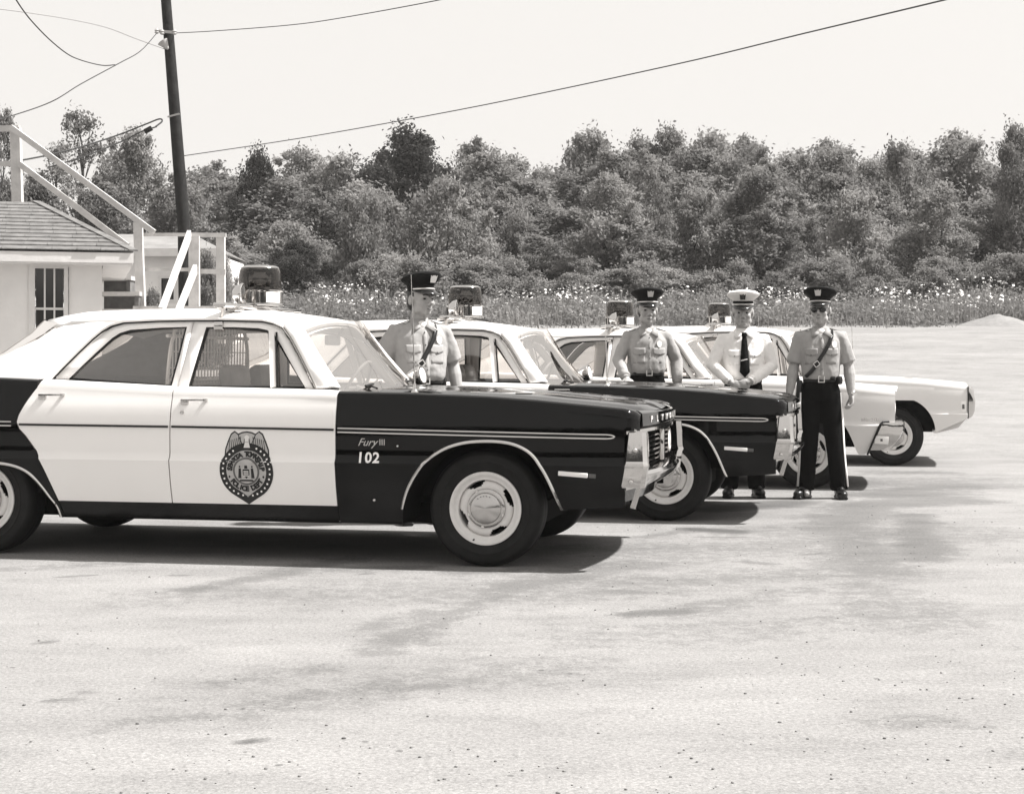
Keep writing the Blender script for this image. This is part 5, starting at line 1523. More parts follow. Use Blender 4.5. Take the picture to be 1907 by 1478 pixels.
BACK = 'hazy trees along the skyline'
MID = 'broadleaf trees of the wood'
FRONT = 'young bushes in front of the wood'
TREES = [
 # kind, u, v, width, distance, label
 ('round', 890, 268, 130, 88, 'pale hazy tree just right of the tallest dark tree', BACK),
 ('tall', 950, 297, 100, 92, 'small hazy treetop in the dip of the skyline', BACK),
 ('round', 1020, 318, 120, 95, 'lowest hazy treetop at the skyline gap above the third police car', BACK),
 ('round', 1095, 250, 130, 80, 'round hazy tree standing alone above the skyline gap', BACK),
 ('tall', 1190, 258, 90, 78, 'narrower left top of the twin hazy trees above the black cap with long sleeves', BACK),
 ('tall', 1243, 243, 90, 78, 'taller right top of the twin hazy trees, reaching the highest point', BACK),
 ('round', 1330, 254, 140, 84, 'broad rounded hazy tree above the officer in the white cap', BACK),
 ('round', 1395, 258, 130, 86, 'hazy tree whose crown merges with the right of the broad rounded one', BACK),
 ('round', 1475, 285, 110, 92, 'lower hazy tree left of the wide one above the officer in sunglasses', BACK),
 ('round', 1550, 265, 160, 84, 'wide hazy tree above and right of the officer in sunglasses', BACK),
 ('round', 575, 312, 130, 82, 'pale ragged treetop between the two dark trees on the left', BACK),
 ('round', 395, 306, 150, 72, 'grey tree directly right of the utility pole', BACK),
 ('ragged', 630, 330, 100, 84, 'small pale treetop just left of the tallest dark tree', BACK),
 ('round', 1640, 290, 120, 92, 'small hazy top beside the ragged tree at right', BACK),
 ('dark', 765, 242, 210, 60, 'tallest dark tree, pointed crown above the first officer', MID),
 ('dark', 480, 283, 105, 58, 'dark twin-topped tree midway between the pole and the tallest dark tree', MID),
 ('round', 250, 248, 150, 56, 'bushy grey tree left of the utility pole behind the stair rails', MID),
 ('sparse', 150, 205, 130, 52, 'thin half-bare tree with upright twigs left of the pole', MID),
 ('sparse', 105, 265, 100, 50, 'smaller half-bare tree between the stair post and the thin tall one', MID),
 ('ragged', 5, 208, 110, 48, 'leafy treetop cut by the left edge behind the stair post', MID),
 ('round', 60, 330, 160, 50, 'dark tree low behind the stair rails at far left', MID),
 ('round', 190, 335, 170, 49, 'dark low tree under the half-bare trees', MID),
 ('round', 330, 330, 150, 52, 'dark tree directly behind the lower part of the pole', MID),
 ('round', 1790, 248, 220, 62, 'large tree with a broad crown near the right edge', MID),
 ('ragged', 1680, 268, 130, 56, 'ragged open tree with thin twigs left of the large right-hand tree', MID),
 ('tall', 1890, 236, 90, 52, 'tree cut by the right edge of the picture', MID),
 ('round', 1140, 330, 200, 64, 'mid-grey tree below the lone round hazy tree', MID),
 ('round', 1290, 330, 220, 62, 'mid-grey tree below the broad hazy crown', MID),
 ('round', 900, 340, 170, 62, 'mid-grey tree right of and below the tallest dark tree', MID),
 ('round', 1010, 360, 170, 60, 'mid-grey tree filling the middle of the wood', MID),
 ('tall', 1430, 310, 150, 62, 'mid-grey tree below the merged hazy crowns', MID),
 ('round', 1550, 330, 190, 62, 'mid-grey tree below the wide hazy tree', MID),
 ('dark', 600, 350, 140, 60, 'dark tree filling the gap below the pale ragged treetop', MID),
]
for t in TREES:
    t = list(t)
    if t[6] == BACK: t[3] *= 1.35
    plant(*t)
# the massed young growth: nothing tells one of these from the next
for i in range(19):
    u = 400 + 82 * i + trnd.uniform(-22, 22)
    vt = trnd.uniform(280, 312) if abs(u - 1005) > 80 and u > 560 else trnd.uniform(325, 350)
    plant(trnd.choice(('round', 'tall', 'ragged')), u, vt, trnd.uniform(150, 220), trnd.uniform(68, 76), place_label('hazy tree below the skyline', u), 'hazy trees filling the wood')
rowlab = 'one of the dense dark young trees massed in the second row of the wood'
for i in range(24):
    u = 395 + 66 * i + trnd.uniform(-22, 22)
    plant(trnd.choice(('round', 'tall', 'dark', 'ragged')), u, trnd.uniform(335, 425), trnd.uniform(150, 210), trnd.uniform(54, 60), place_label('dark second-row tree', u), 'second row of the wood')
frontlab = 'one of the leafy young trees massed in the front row above the weeds'
for i in range(27):
    u = 440 + 57 * i + trnd.uniform(-20, 20)
    plant(trnd.choice(('light', 'ragged', 'ragged', 'tall', 'shrub')), u, trnd.choice((340, 380, 410, 440, 460)) + trnd.uniform(-25, 25), trnd.uniform(95, 185), trnd.uniform(49, 53), place_label('leafy front-row young tree', u), 'front row of the wood')
lowlab = 'one of the low bushes at the foot of the wood behind the flowers'
for i in range(26):
    u = 420 + 60 * i + trnd.uniform(-20, 20)
    plant(trnd.choice(('shrub', 'light', 'shrub')), u, trnd.uniform(470, 525), trnd.uniform(90, 150), trnd.uniform(46.5, 48.5), place_label('low bush behind the flowers', u), 'low bushes behind the flowers')
plant('light', 415, 478, 60, 30.5, 'bush beside the landing of the wooden stairs')
plant('shrub', 385, 470, 70, 31.0, 'dark bush seen through the landing rails')
plant('light', 285, 540, 50, 30.0, 'small pale bush before the window of the far house')
plant('shrub', 1735, 500, 90, 45.5, 'round dark bush in the weeds near the right edge')
plant('dark', 555, 450, 120, 47.5, 'dark bush low beside the roof beacon of the nearest car')
for k, lst in PROTO.items():
    for i, pr in enumerate(lst):
        if (k, i) not in used_proto: 
            for ch in list(pr.children): bpy.data.objects.remove(ch)
            bpy.data.objects.remove(pr)

# ---- weeds and white umbels on the bank
rng = np.random.default_rng(5)
n = 22000
X = rng.uniform(-16, 16.5, n); Yw = 41.7 + 5.4 * rng.random(n) ** 1.2 + 0.5 * np.sin(X * 0.9) + 0.35 * np.sin(X * 2.3 + 1)
out = np.array([noise.noise(Vector((x * 0.45, 4.0, 1.0))) for x in X])
Yw = np.where(rng.random(n) < 0.10, 40.2 + 2.0 * rng.random(n) + 1.2 * out, Yw + 0.9 * out)
keep = (X > px(560, 0, 44).x - 3.5) & ~((X > px(1872, 0, 40.6).x - 1.25) & (Yw < 42.6))
X, Yw = X[keep], Yw[keep]; n = len(X)
ns = np.array([noise.noise(Vector((x * 0.7, y * 0.7, 3.3))) for x, y in zip(X, Yw)])
Hh = np.clip(0.24 + 0.06 * (Yw - 42) + 0.42 * ns + rng.uniform(-.10, .20, n), 0.08, 1.1)
Zb = np.array([terrain(0, y) for y in Yw]) - 0.04
lean = rng.normal(0, 0.16, (n, 2)) * Hh[:, None]
ang = rng.uniform(0, 2 * pi, n); wv = 0.011 + 0.014 * rng.random(n)
dx, dy = np.cos(ang) * wv, np.sin(ang) * wv
q = np.zeros((n, 4, 3))
q[:, 0] = np.stack([X - dx, Yw - dy, Zb], 1); q[:, 1] = np.stack([X + dx, Yw + dy, Zb], 1)
q[:, 2] = np.stack([X + lean[:, 0] + dx * .25, Yw + lean[:, 1] + dy * .25, Zb + Hh], 1); q[:, 3] = np.stack([X + lean[:, 0] - dx * .25, Yw + lean[:, 1] - dy * .25, Zb + Hh], 1)
tone = np.repeat(np.clip(0.5 + 0.5 * ns + rng.uniform(-.3, .3, n), 0, 1), 4)
weeds = quads_obj('weeds', q.reshape(-1, 3), tone, M_WEED); tag(weeds, kind='stuff')
sel = rng.permutation(n)[:2200]
cl = [(X[i] + lean[i, 0] * .6, Yw[i] + lean[i, 1] * .6, Zb[i] + Hh[i] * rng.uniform(.25, .9)) for i in sel]
ql, tl = leaf_cloud(cl, [float(np.clip(.5 + .5 * ns[i], 0, 1)) for i in sel], 24, [0.42] * len(cl), 0.055, rng)
lf = quads_obj('weed_leaves', ql, tl, M_WEED); tag(lf, kind='stuff')
# flowers: flat white heads in drifts
b = MB(); frnd = random.Random(3); cnt = 0
DR = [(590, 680, 90), (680, 770, 60), (930, 985, 30), (1030, 1130, 120), (1200, 1330, 50), (1380, 1475, 60), (1425, 1560, 130), (1560, 1720, 190), (1720, 1900, 150), (800, 930, 30), (1130, 1240, 30)]
for u0, u1, m_ in DR:
    for i in range(int(m_ * 1.9)):
        Y = 42.4 + 3.6 * frnd.random(); u = frnd.gauss((u0 + u1) / 2, (u1 - u0) / 3.2)
        x = (u - CX) * Y / FPX
        if noise.noise(Vector((x * 0.8, Y * 0.6, 9.0))) < -0.02 and frnd.random() < 0.8: continue
        h = 0.26 + 0.07 * (Y - 42) + 0.42 * noise.noise(Vector((x * 0.7, Y * 0.7, 3.3))) + frnd.uniform(0.04, 0.32)
        h = max(0.18, h); r = frnd.choice((0.016, 0.022, 0.03, 0.045)); z = terrain(0, Y) + h
        tx, ty = frnd.uniform(-.5, .5), frnd.uniform(-.4, .9)
        vs = [(x, Y, z + .012)]
        for k in range(6):
            a = k * pi / 3 + frnd.random() * .4; rr = r * frnd.uniform(.75, 1.1); vs.append((x + rr * cos(a), Y + rr * sin(a) , z + tx * rr * cos(a) + ty * rr * sin(a)))
        b.add(vs, [(0, k + 1, (k + 1) % 6 + 1) for k in range(6)])
        b.add([(x - .004, Y, z - h), (x + .004, Y, z - h), (x, Y, z)], [(0, 1, 2)])
fl = b.build('wildflowers', M_FLOWER, None, smooth=False, recalc=False); tag(fl, kind='stuff')

# ---- the wood on the far side of the lot, behind the camera: seen mirrored in the black paint and the chrome
q_all, t_all = [], []
cen, ton, rad = [], [], []
for i in range(900):
    x = rng.uniform(-60, 60); y = -24 - rng.random() * 8
    hmax = 3.4 + 2.0 * noise.noise(Vector((x * 0.13, 0, 7))) + 1.0 * noise.noise(Vector((x * 0.5, 0, 7)))
    z = hmax * rng.random() ** 0.7
    cen.append((x, y, z)); ton.append(rng.random()); rad.append(1.6)
qb, tb = leaf_cloud(cen, ton, 22, rad, 0.55, rng)
far = quads_obj('far_wood', qb, tb, M_LEAFD); tag(far, kind='stuff')
# =============================================================== PEOPLE
def ring(z, rx, ry, cx=0.0, cy=0.0, n=32, p=2.5):
    out = []
    for k in range(n):
        a = 2 * pi * k / n; c, s = cos(a), sin(a)
        out.append((cx + rx * math.copysign(abs(c) ** (2 / p), c), cy + ry * math.copysign(abs(s) ** (2 / p), s), z))
    return out

class Torso:
    """Section table of the shirt; front(x, z) gives the cloth surface to lay pockets, straps and ties on."""
    def __init__(self, rows): self.rows = rows
    def at(self, z):
        zs = [r[0] for r in self.rows]
        return [interp(z, zs, [r[k] for r in self.rows]) for k in (1, 2, 3)]
    def y(self, x, z, side=-1):
        rx, ry, cy = self.at(z); p = 2.5
        t = min(0.999, abs(x) / rx)
        return cy + side * ry * (1 - t ** p) ** (1 / p)

def wrinkle(o, amp, scale, seed, squash=(1, 1, 1)):
    me = o.data
    n = len(me.vertices)
    nr = np.empty(n * 3, np.float32); me.vertices.foreach_get('normal', nr); nr = nr.reshape(-1, 3)
    for i, v in enumerate(me.vertices):
        p = Vector((v.co.x * squash[0] * scale + seed, v.co.y * squash[1] * scale, v.co.z * squash[2] * scale))
        f = 1 - abs(noise.noise(p)) * 2.2
        g = noise.noise(p * 2.3)
        k = amp * (f * 0.7 + g * 0.5)
        v.co += Vector(nr[i].tolist()) * k
    me.update()

def hand(b, wrist, d, n, curl=0.35, spread=0.0, left=False):
    """Palm, four unequal bent fingers and a thumb; d along the hand, n out of the palm."""
    d = Vector(d).normalized(); n = Vector(n); n = (n - d * n.dot(d)).normalized(); s = d.cross(n)
    if left: s = -s                                   # s points to the thumb side
    w = Vector(wrist)
    R = Matrix((s, n, d)).transposed()
    b.ball(w + d * 0.048, (0.046, 0.020, 0.056), 12, R)
    b.tube([w - d * 0.02, w + d * 0.03], [0.024, 0.026], 10)
    for k, (off, ln) in enumerate(((0.036, 0.080), (0.0122, 0.090), (-0.0122, 0.084), (-0.036, 0.067))):
        root = w + d * (0.085 - 0.004 * abs(k - 1)) + s * off * 0.95
        dd = (d + s * (off * (2.0 + spread * 6))).normalized(); p = root; pts = [root - d * 0.02, root]; ang = 0
        for j, fr in enumerate((0.45, 0.32, 0.23)):
            ang += curl * (0.7 + 0.5 * j)
            q = (dd * cos(ang) + n * sin(ang)); p = p + q * ln * fr; pts.append(p)
        b.tube(pts, [0.0105, 0.0105, 0.0098, 0.009, 0.0075], 8)
    t0 = w + d * 0.022 + s * 0.030; t1 = t0 + (s * 0.75 + d * 0.65 + n * 0.25).normalized() * 0.036; t2 = t1 + (s * 0.25 + d * 0.9 + n * 0.45 * (0.4 + curl)).normalized() * 0.032; t3 = t2 + (d * 0.85 - s * 0.05 + n * 0.5).normalized() * 0.024
    b.tube([t0 - s * .012, t0, t1, t2, t3], [0.013, 0.0125, 0.011, 0.0098, 0.0075], 8)

def person(loc, yaw, label, S):
    """S: pose and dress.  Local frame: faces -y, x is image right, z up; stature 1.74 without the cap."""
    hs = S.get('scale', 1.0)
    lean = S.get('lean', 0.0)
    B = MB()
    HR = Matrix.Rotation(radians(S.get('head_yaw', 0)), 3, 'Z') @ Matrix.Rotation(radians(S.get('head_tilt', 0)), 3, 'X')
    piv = Vector((0, 0.012, 1.50))
    hsc = 1.12; hpv = Vector((0, 0.012, 1.575))
    def hd(p):
        q = (Vector(p) - hpv) * hsc + hpv
        return HR @ (q - piv) + piv
    HR0 = HR.copy(); HRS = HR * hsc
    fat = S.get('fat', 1.0)
    # head
    B.ball(hd((0, 0.012, 1.655)), (0.075, 0.094, 0.088), 20, HRS)
    B.ball(hd((0, -0.026, 1.598)), (0.059 * (0.6 + 0.4 * fat), 0.064, 0.084), 18, HRS)
    B.ball(hd((0, -0.066, 1.543)), (0.026 * fat, 0.024, 0.022), 12, HRS)
    for s in (-1, 1):
        B.ball(hd((s * 0.036, -0.060, 1.603)), (0.024, 0.026, 0.026), 12, HRS)
        B.ball(hd((s * 0.046, -0.012, 1.560)), (0.020 * fat, 0.040, 0.028), 12, HRS)
        B.ball(hd((s * 0.077, 0.016, 1.618)), (0.010, 0.022, 0.033), 10, HRS)
        B.tube([hd((s * 0.012, -0.086, 1.648)), hd((s * 0.045, -0.074, 1.650))], [0.011, 0.010], 8)
    B.tube([hd((0, -0.083, 1.645)), hd((0, -0.101, 1.618)), hd((0, -0.112, 1.600))], [0.0095, 0.0115, 0.0145], 8)
    for s in (-1, 1): B.ball(hd((s * 0.013, -0.096, 1.597)), (0.009, 0.012, 0.009), 8, HRS)
    B.ball(hd((0, -0.080, 1.572)), (0.024, 0.018, 0.010), 10, HRS); B.ball(hd((0, -0.078, 1.560)), (0.020, 0.016, 0.008), 10, HRS)
    B.tube([hd((0, 0.015, 1.58)), (0, 0.018, 1.50), (0, 0.015, 1.42)], [0.055 * (0.7 + .3 * fat), 0.056 * fat, 0.075], 16)
    # trunk under the clothes
    B.loft([ring(z, rx * .9, ry * .9, 0, cy, 20) for z, rx, ry, cy in S['torso'][:-1]])
    J = S['arms']; ak = 0.80 if S['sleeve'] == 'long' else 1.0
    for side, (sh, el, wr, hd_d, hd_n, curl) in J.items():
        B.tube([sh, Vector(sh).lerp(Vector(el), 0.5), el], [r * ak for r in (0.054, 0.053, 0.045)], 12)
        el_, wr_ = Vector(el), Vector(wr)
        B.tube([el_, el_.lerp(wr_, 0.30), el_.lerp(wr_, 0.7), wr_], [r * ak for r in (0.046, 0.051, 0.041, 0.031 / ak)], 12)
        hand(B, wr, hd_d, hd_n, curl, left=(side == 'R'))
    for (hp_, kn, an) in S['legs']:
        B.tube([hp_, kn, an], [0.075, 0.05, 0.035], 10)
        B.ball((an[0], an[1] - 0.06, 0.05), (0.035, 0.10, 0.035), 10)
    body = B.build('person', M_SKIN, None, recalc=False)
    remesh(body, 0.0052, 2, 0.4)
    body.location = loc; body.rotation_euler = (0, 0, radians(yaw)); body.scale = (hs, hs, hs)
    tag(body, label, 'person')
    # ---- face details
    for s in (-1, 1):
        b = MB(); b.ball(hd((s * 0.031, -0.0765, 1.632)), (0.011, 0.008, 0.0055), 10, HRS); b.build('eye', M_EYE, body)
        b = MB(); b.tube([hd((s * 0.014, -0.0955, 1.655)), hd((s * 0.033, -0.090, 1.660)), hd((s * 0.048, -0.079, 1.655))], [0.0045, 0.005, 0.003], 6); b.build('eyebrow', S.get('hair', M_HAIR), body)
    b = MB(); b.ball(hd((0, -0.0925, 1.5665)), (0.020, 0.007, 0.0032), 10, HRS); b.build('mouth', M_LIP, body)
    b = MB(); b.ball(hd((0, 0.022, 1.655)), (0.0785, 0.094, 0.060), 18, HRS); b.ball(hd((0, 0.070, 1.60)), (0.060, 0.040, 0.060), 14, HRS)
    b.build('hair', S.get('hair', M_HAIR), body)
    if S.get('shades'):
        b = MB()
        b.tube([hd((-0.075, 0.0, 1.640)), hd((-0.066, -0.070, 1.642)), hd((-0.03, -0.098, 1.642)), hd((0, -0.104, 1.640)), hd((0.03, -0.098, 1.642)), hd((0.066, -0.070, 1.642)), hd((0.075, 0.0, 1.640))], 0.004, 6)
        gl = b.build('sunglasses', M_GASKET, body)
        for s in (-1, 1):
            b = MB(); b.ball(hd((s * 0.034, -0.0945, 1.630)), (0.027, 0.008, 0.020), 14, HRS @ Matrix.Rotation(radians(-s * 18), 3, 'Z').inverted()); b.build('lens', M_VISOR if False else M_EYE, gl)
    # ---- cap
    cap = empty('cap', (0, 0, 0), 0, body)
    cm = S.get('cap', M_CAPK); CT = Matrix.Translation(piv) @ HR.to_4x4() @ Matrix.Translation(-piv) @ Matrix.Translation((0, 0, 0.012)) @ Matrix.Diagonal((1.05, 1.05, 1.0, 1.0))
    tiltc = Matrix.Translation((0, 0.0, 1.69)) @ Matrix.Rotation(radians(-6), 4, 'X')
    def cr(z, rx, ry, cy=0.0, tl=0.0): return [CT @ (tiltc @ Vector((x, y + cy, z + tl * -(y) * 0.5))) for x, y, _ in ring(0, rx, ry, 0, 0.012, 36, 2.1)]
    b = MB(); b.loft([cr(-0.012, .083, .103), cr(0.035, .085, .106)]); b.build('cap_band', M_CAPK if cm != M_CAPW else M_CAPK, cap)
    b = MB(); b.loft([cr(0.032, .086, .107), cr(0.050, .104, .122, -.006, .15), cr(0.070, .126, .136, -.008, .26), cr(0.084, .137, .143, -.008, .32), cr(0.093, .136, .142, -.008, .34), cr(0.108, .120, .126, -.006, .34), cr(0.119, .080, .09, -.004, .3), cr(0.122, .03, .03, 0, .2)])
    b.build('cap_crown', cm, cap)
    vs, fs = [], []; nn = 20
    for i, t in enumerate((0.0, 0.35, 0.7, 1.0)):
        for k in range(nn + 1):
            a = radians(-162 + 144 * k / nn)
            e = 0.052 * t * max(0.0, sin(-a)) ** 0.8
            x, y = (0.084 + e * 0.35) * cos(a), (0.105 + e) * sin(a) + 0.012
            vs.append(CT @ (tiltc @ Vector((x, y, -0.006 - 0.034 * t ** 1.2 * max(0.0, sin(-a)) - 0.004 * t))))
    vo = mesh_obj('cap_visor', vs, grid_faces(4, nn + 1), M_VISOR, cap, True, 60); thicken(vo, 0.004)
    b = MB(); b.tube([CT @ (tiltc @ Vector((0.088 * cos(a), 0.109 * sin(a) + .012, 0.002))) for a in np.linspace(radians(-165), radians(-15), 16)], 0.0055, 6); b.build('cap_strap', S.get('strap_m', M_BRASS), cap)
    bz = 0.058; by = -0.127
    plate = [(-.020, -.016), (.020, -.016), (.024, 0.006), (.026, .034), (.012, .026), (.006, .036), (0, .028), (-.006, .036), (-.012, .026), (-.026, .034), (-.024, .006)]
    b = MB(); b.prism(plate, 0, 0.006, lambda p, q, t: CT @ (tiltc @ Vector((p, by - t - (q + .016) * 0.42, bz + q)))); b.build('cap_badge', M_BRASS if cm != M_CAPW else M_STEEL, cap)
    # ---- shirt
    T = Torso(S['torso']); sm = S['shirt']
    B = MB(); B.loft([ring(z, rx, ry, 0, cy) for z, rx, ry, cy in S['torso']])
    for side, (sh, el, wr, *_r) in J.items():
        sh, el, wr = Vector(sh), Vector(el), Vector(wr)
        inn = Vector((sh.x * 0.60, sh.y, sh.z + 0.008))
        if S['sleeve'] == 'short':
            e = sh.lerp(el, 0.86)
            B.tube([inn, sh, sh.lerp(el, 0.4), e], [0.050, 0.060, 0.066, 0.075], 16)
        else:
            B.tube([inn, sh, sh.lerp(el, 0.5), el, el.lerp(wr, 0.5), el.lerp(wr, 0.90)], [0.050, 0.059, 0.057, 0.052, 0.047, 0.041], 16)
    shirt = B.build('shirt', sm, body, recalc=False)
    remesh(shirt, 0.0085, 3, 0.5)
    wrinkle(shirt, 0.0080, 8.5, S['seed'], (1.25, 1.25, 0.5)); wrinkle(shirt, 0.0030, 17.0, S['seed'] + 5, (1.2, 1.2, 0.8))
    if S['sleeve'] == 'long':
        for side, (sh, el, wr, *_r) in J.items():
            el, wr = Vector(el), Vector(wr); b = MB()
            b.tube([el.lerp(wr, 0.84), el.lerp(wr, 0.97)], [0.041, 0.037], 16); b.build('cuff', sm, body)
    def patch(name, x0, x1, z0, z1, th, m, rows=6, cols=6, par=None, point=0.0, off=0.004):
        vs = []
        for i in range(rows + 1):
            for k in range(cols + 1):
                t = k / cols; x = x0 + (x1 - x0) * t; z = z1 + (z0 - z1) * (i / rows) - point * (i / rows) * (1 - abs(2 * t - 1))
                vs.append((x, T.y(x, z) - off - th, z))
        o = mesh_obj(name, vs, grid_faces(rows + 1, cols + 1, True), m, par or body, True, 60)
        thicken(o, th + 0.004); return o
    def along(name, pts, w, th, m, off=0.007, side=-1, par=None):
        """Strap lying on the shirt through (x, z) points."""
        P = catmull(pts, 6); vs = []
        for i, p in enumerate(P):
            q = P[min(i + 1, len(P) - 1)]; r = P[max(i - 1, 0)]
            d = Vector((q[0] - r[0], q[1] - r[1])).normalized(); nrm = Vector((-d.y, d.x))
            for t in (-1, 0, 1):
                x, z = p[0] + nrm.x * w / 2 * t, p[1] + nrm.y * w / 2 * t
                vs.append((x, T.y(x, z, side) + side * (off + (0.0015 if t == 0 else 0)), z))
        o = mesh_obj(name, vs, grid_faces(len(P), 3, flip=(side < 0)), m, par or body, True, 60); thicken(o, th, 0); return o
    z_b = S['belt']
    for s in (-1, 1):
        pk = patch('pocket', s * 0.088 - 0.050, s * 0.088 + 0.050, 1.165, 1.300, 0.002, sm)
        fp = patch('pocket_flap', s * 0.088 - 0.054, s * 0.088 + 0.054, 1.248, 1.300, 0.006, sm, 4, 8, pk, point=0.018)
        b = MB(); b.ball((s * 0.088, T.y(s * 0.088, 1.248) - 0.016, 1.244), (0.006, 0.004, 0.006), 8); b.build('button', M_SHADE, pk)
        if S.get('epaulets', True):
            b = MB(); b.bar((s * 0.082, 0.002, 1.474), (s * 0.178, 0.0, 1.444), 0.042, 0.008); b.build('epaulet', sm, body)
        # collar wing
        vs = [(s * 0.060, 0.035, 1.492), (s * 0.052, -0.040, 1.484), (s * 0.016, -0.092, 1.432), (s * 0.082, 0.03, 1.466), (s * 0.086, -0.050, 1.446), (s * 0.080, -0.116, 1.392)]
        co = mesh_obj('collar', vs, [(0, 1, 4, 3), (1, 2, 5, 4)] if s < 0 else [(3, 4, 1, 0), (4, 5, 2, 1)], sm, body, True, 80); thicken(co, 0.006, 0)
    b = MB(); b.loft([ring(1.448, .078, .076, 0, .008, 24), ring(1.490, .063, .062, 0, .015, 24)], cap=False); co = b.build('collar_band', sm, body); thicken(co, 0.005)
    pl = along('placket', [(0.004, 1.405), (0.004, 1.3), (0.004, 1.15), (0.004, z_b + 0.02)], 0.032, 0.003, sm, off=0.003)
    b = MB()
    for z in (1.39, 1.30, 1.21, 1.12): b.ball((0.004, T.y(0.004, z) - 0.011, z), (0.0055, 0.004, 0.0055), 8)
    b.build('button', M_SHADE, pl, kind='stuff')
    if S.get('tie'):
        vs = []
        prof = [(1.452, .018), (1.432, .026), (1.410, .019), (1.38, .024), (1.25, .034), (1.14, .042), (1.105, .044), (1.058, .003)]
        for z, hw_ in prof:
            for t in (-1, 0, 1): vs.append((hw_ * t - 0.006 * (1.45 - z), T.y(0, min(z, 1.40)) - 0.014 - (0.006 if t == 0 else 0), z))
        ti = mesh_obj('necktie', vs, grid_faces(len(prof), 3, True), M_PANTS, body, True, 50); thicken(ti, 0.006)
        b = MB(); b.box((-0.008, T.y(0, 1.21) - 0.026, 1.21), (0.062, 0.006, 0.010), Matrix.Rotation(radians(-14), 3, 'Y'), bev=0.002); b.build('tie_clip', M_BRASS, ti)
    else:
        b = MB(); b.ball((0, -0.048, 1.440), (0.040, 0.036, 0.036), 14); b.build('undershirt', M_WSHIRT, body)
    if S.get('badge', True):
        b = MB(); zb_ = 1.335; xb_ = 0.112 if S.get('cross') else 0.092
        sh_ = [(-.020, .020), (0, .032), (.020, .020), (.024, -.002), (0.014, -.024), (0, -.034), (-.014, -.024), (-.024, -.002)]
        b.prism(sh_, 0, 0.006, lambda p, q, t: Vector((xb_ + p, T.y(xb_ + p, zb_ + q) - 0.008 - t, zb_ + q))); b.build('breast_badge', M_BRASS, body)
    # ---- trousers
    B = MB(); tz = S['torso'][0]
    B.loft([ring(0.86, .168, .112, 0, .012), ring(0.92, .172, .120, 0, .010), ring(z_b - 0.02, tz[1] * 0.96, tz[2] * .96, 0, tz[3]), ring(z_b + 0.012, tz[1] * .95, tz[2] * .95, 0, tz[3])])
    for (hp_, kn, an) in S['legs']:
        hp_, kn, an = Vector(hp_), Vector(kn), Vector(an)
        B.tube([hp_ + Vector((0, 0, .04)), hp_.lerp(kn, .3), kn, kn.lerp(an, .5), an + Vector((0, 0.005, -0.005))], [0.098, 0.095, 0.078, 0.074, 0.076], 18)
    tr = B.build('trousers', M_PANTS, body, recalc=False)
    remesh(tr, 0.011, 3, 0.5); wrinkle(tr, 0.007, 7.0, S['seed'] + 2, (1.2, 1.2, 0.35)); wrinkle(tr, 0.004, 12.0, S['seed'] + 3)
    if S.get('stripe'):
        for i, (hp_, kn, an) in enumerate(S['legs']):
            hp_, kn, an = Vector(hp_), Vector(kn), Vector(an); s = -1 if hp_.x < 0 else 1
            pts = [hp_ + Vector((0, 0, 0.06)), hp_.lerp(kn, .3), hp_.lerp(kn, .65), kn, kn.lerp(an, .5), an + Vector((0, 0, .02))]; rs = [0.105, 0.101, 0.092, 0.083, 0.079, 0.080]
            vs = []
            for p, r in zip(pts, rs):
                for da in (-0.17, 0.17):
                    a = radians(-28 if s > 0 else -152) + da
                    vs.append(p + Vector((cos(a) * r, sin(a) * r, 0)))
            o = mesh_obj('trouser_stripe', vs, grid_faces(len(pts), 2), M_PRINTW, tr, True, 80); thicken(o, 0.006, 0)
    # ---- belt and leather
    b = MB(); b.loft([ring(z_b - 0.024, tz[1] * 1.0, tz[2] * 1.01, 0, tz[3]), ring(z_b - 0.022, tz[1] * 1.02, tz[2] * 1.04, 0, tz[3]), ring(z_b + 0.022, tz[1] * 1.02, tz[2] * 1.04, 0, tz[3]), ring(z_b + 0.024, tz[1] * 1.0, tz[2] * 1.01, 0, tz[3])], cap=False); bl = b.build('belt', M_LEATHER, body); 
    yb = tz[3] - tz[2] * 1.04
    b = MB(); bx_ = S.get('buckle_x', 0.0)
    for dx_, dz_, w_, h_ in ((-0.024, 0, .007, .058), (0.024, 0, .007, .058), (0, 0.0255, .041, .007), (0, -0.0255, .041, .007)):
        b.box((bx_ + dx_, yb - 0.007, z_b + dz_), (w_, 0.008, h_))
    b.build('buckle', M_BRASS, bl)
    if S.get('cross'):
        cs = along('cross_strap', [(0.090, 1.408), (0.052, 1.32), (-0.008, 1.22), (-0.072, 1.12), (-0.132, z_b + 0.02)], 0.032, 0.006, M_LEATHER, off=0.013)
        along('cross_strap', [(0.090, 1.408), (0.03, 1.30), (-0.05, 1.15), (-0.13, z_b + 0.02)], 0.032, 0.006, M_LEATHER, off=0.010, side=1)
        ps = []
        for t in np.linspace(0, 1, 7):
            a = pi * t; ps.append((0.090, -0.088 * cos(a) + 0.01, 1.410 + 0.050 * sin(a)))
        b = MB(); b.loft([[(x - .016, y, z - .003), (x + .016, y, z - .003), (x + .016, y, z + .004), (x - .016, y, z + .004)] for x, y, z in ps]); b.build('shoulder_strap', M_LEATHER, body)
        px_, pz_ = -0.042, 1.165
        Rb = Matrix.Rotation(radians(-37), 3, 'Y'); b = MB(); yq = T.y(px_, pz_) - 0.022
        for dx_, dz_, w_, h_ in ((-0.022, 0, .006, .040), (0.022, 0, .006, .040), (0, 0.019, .044, .006), (0, -0.019, .044, .006)):
            o_ = Rb @ Vector((dx_, 0, dz_)); b.box((px_ + o_.x, yq, pz_ + o_.z), (w_, 0.006, h_), Rb)
        b.build('strap_buckle', M_BRASS, cs)
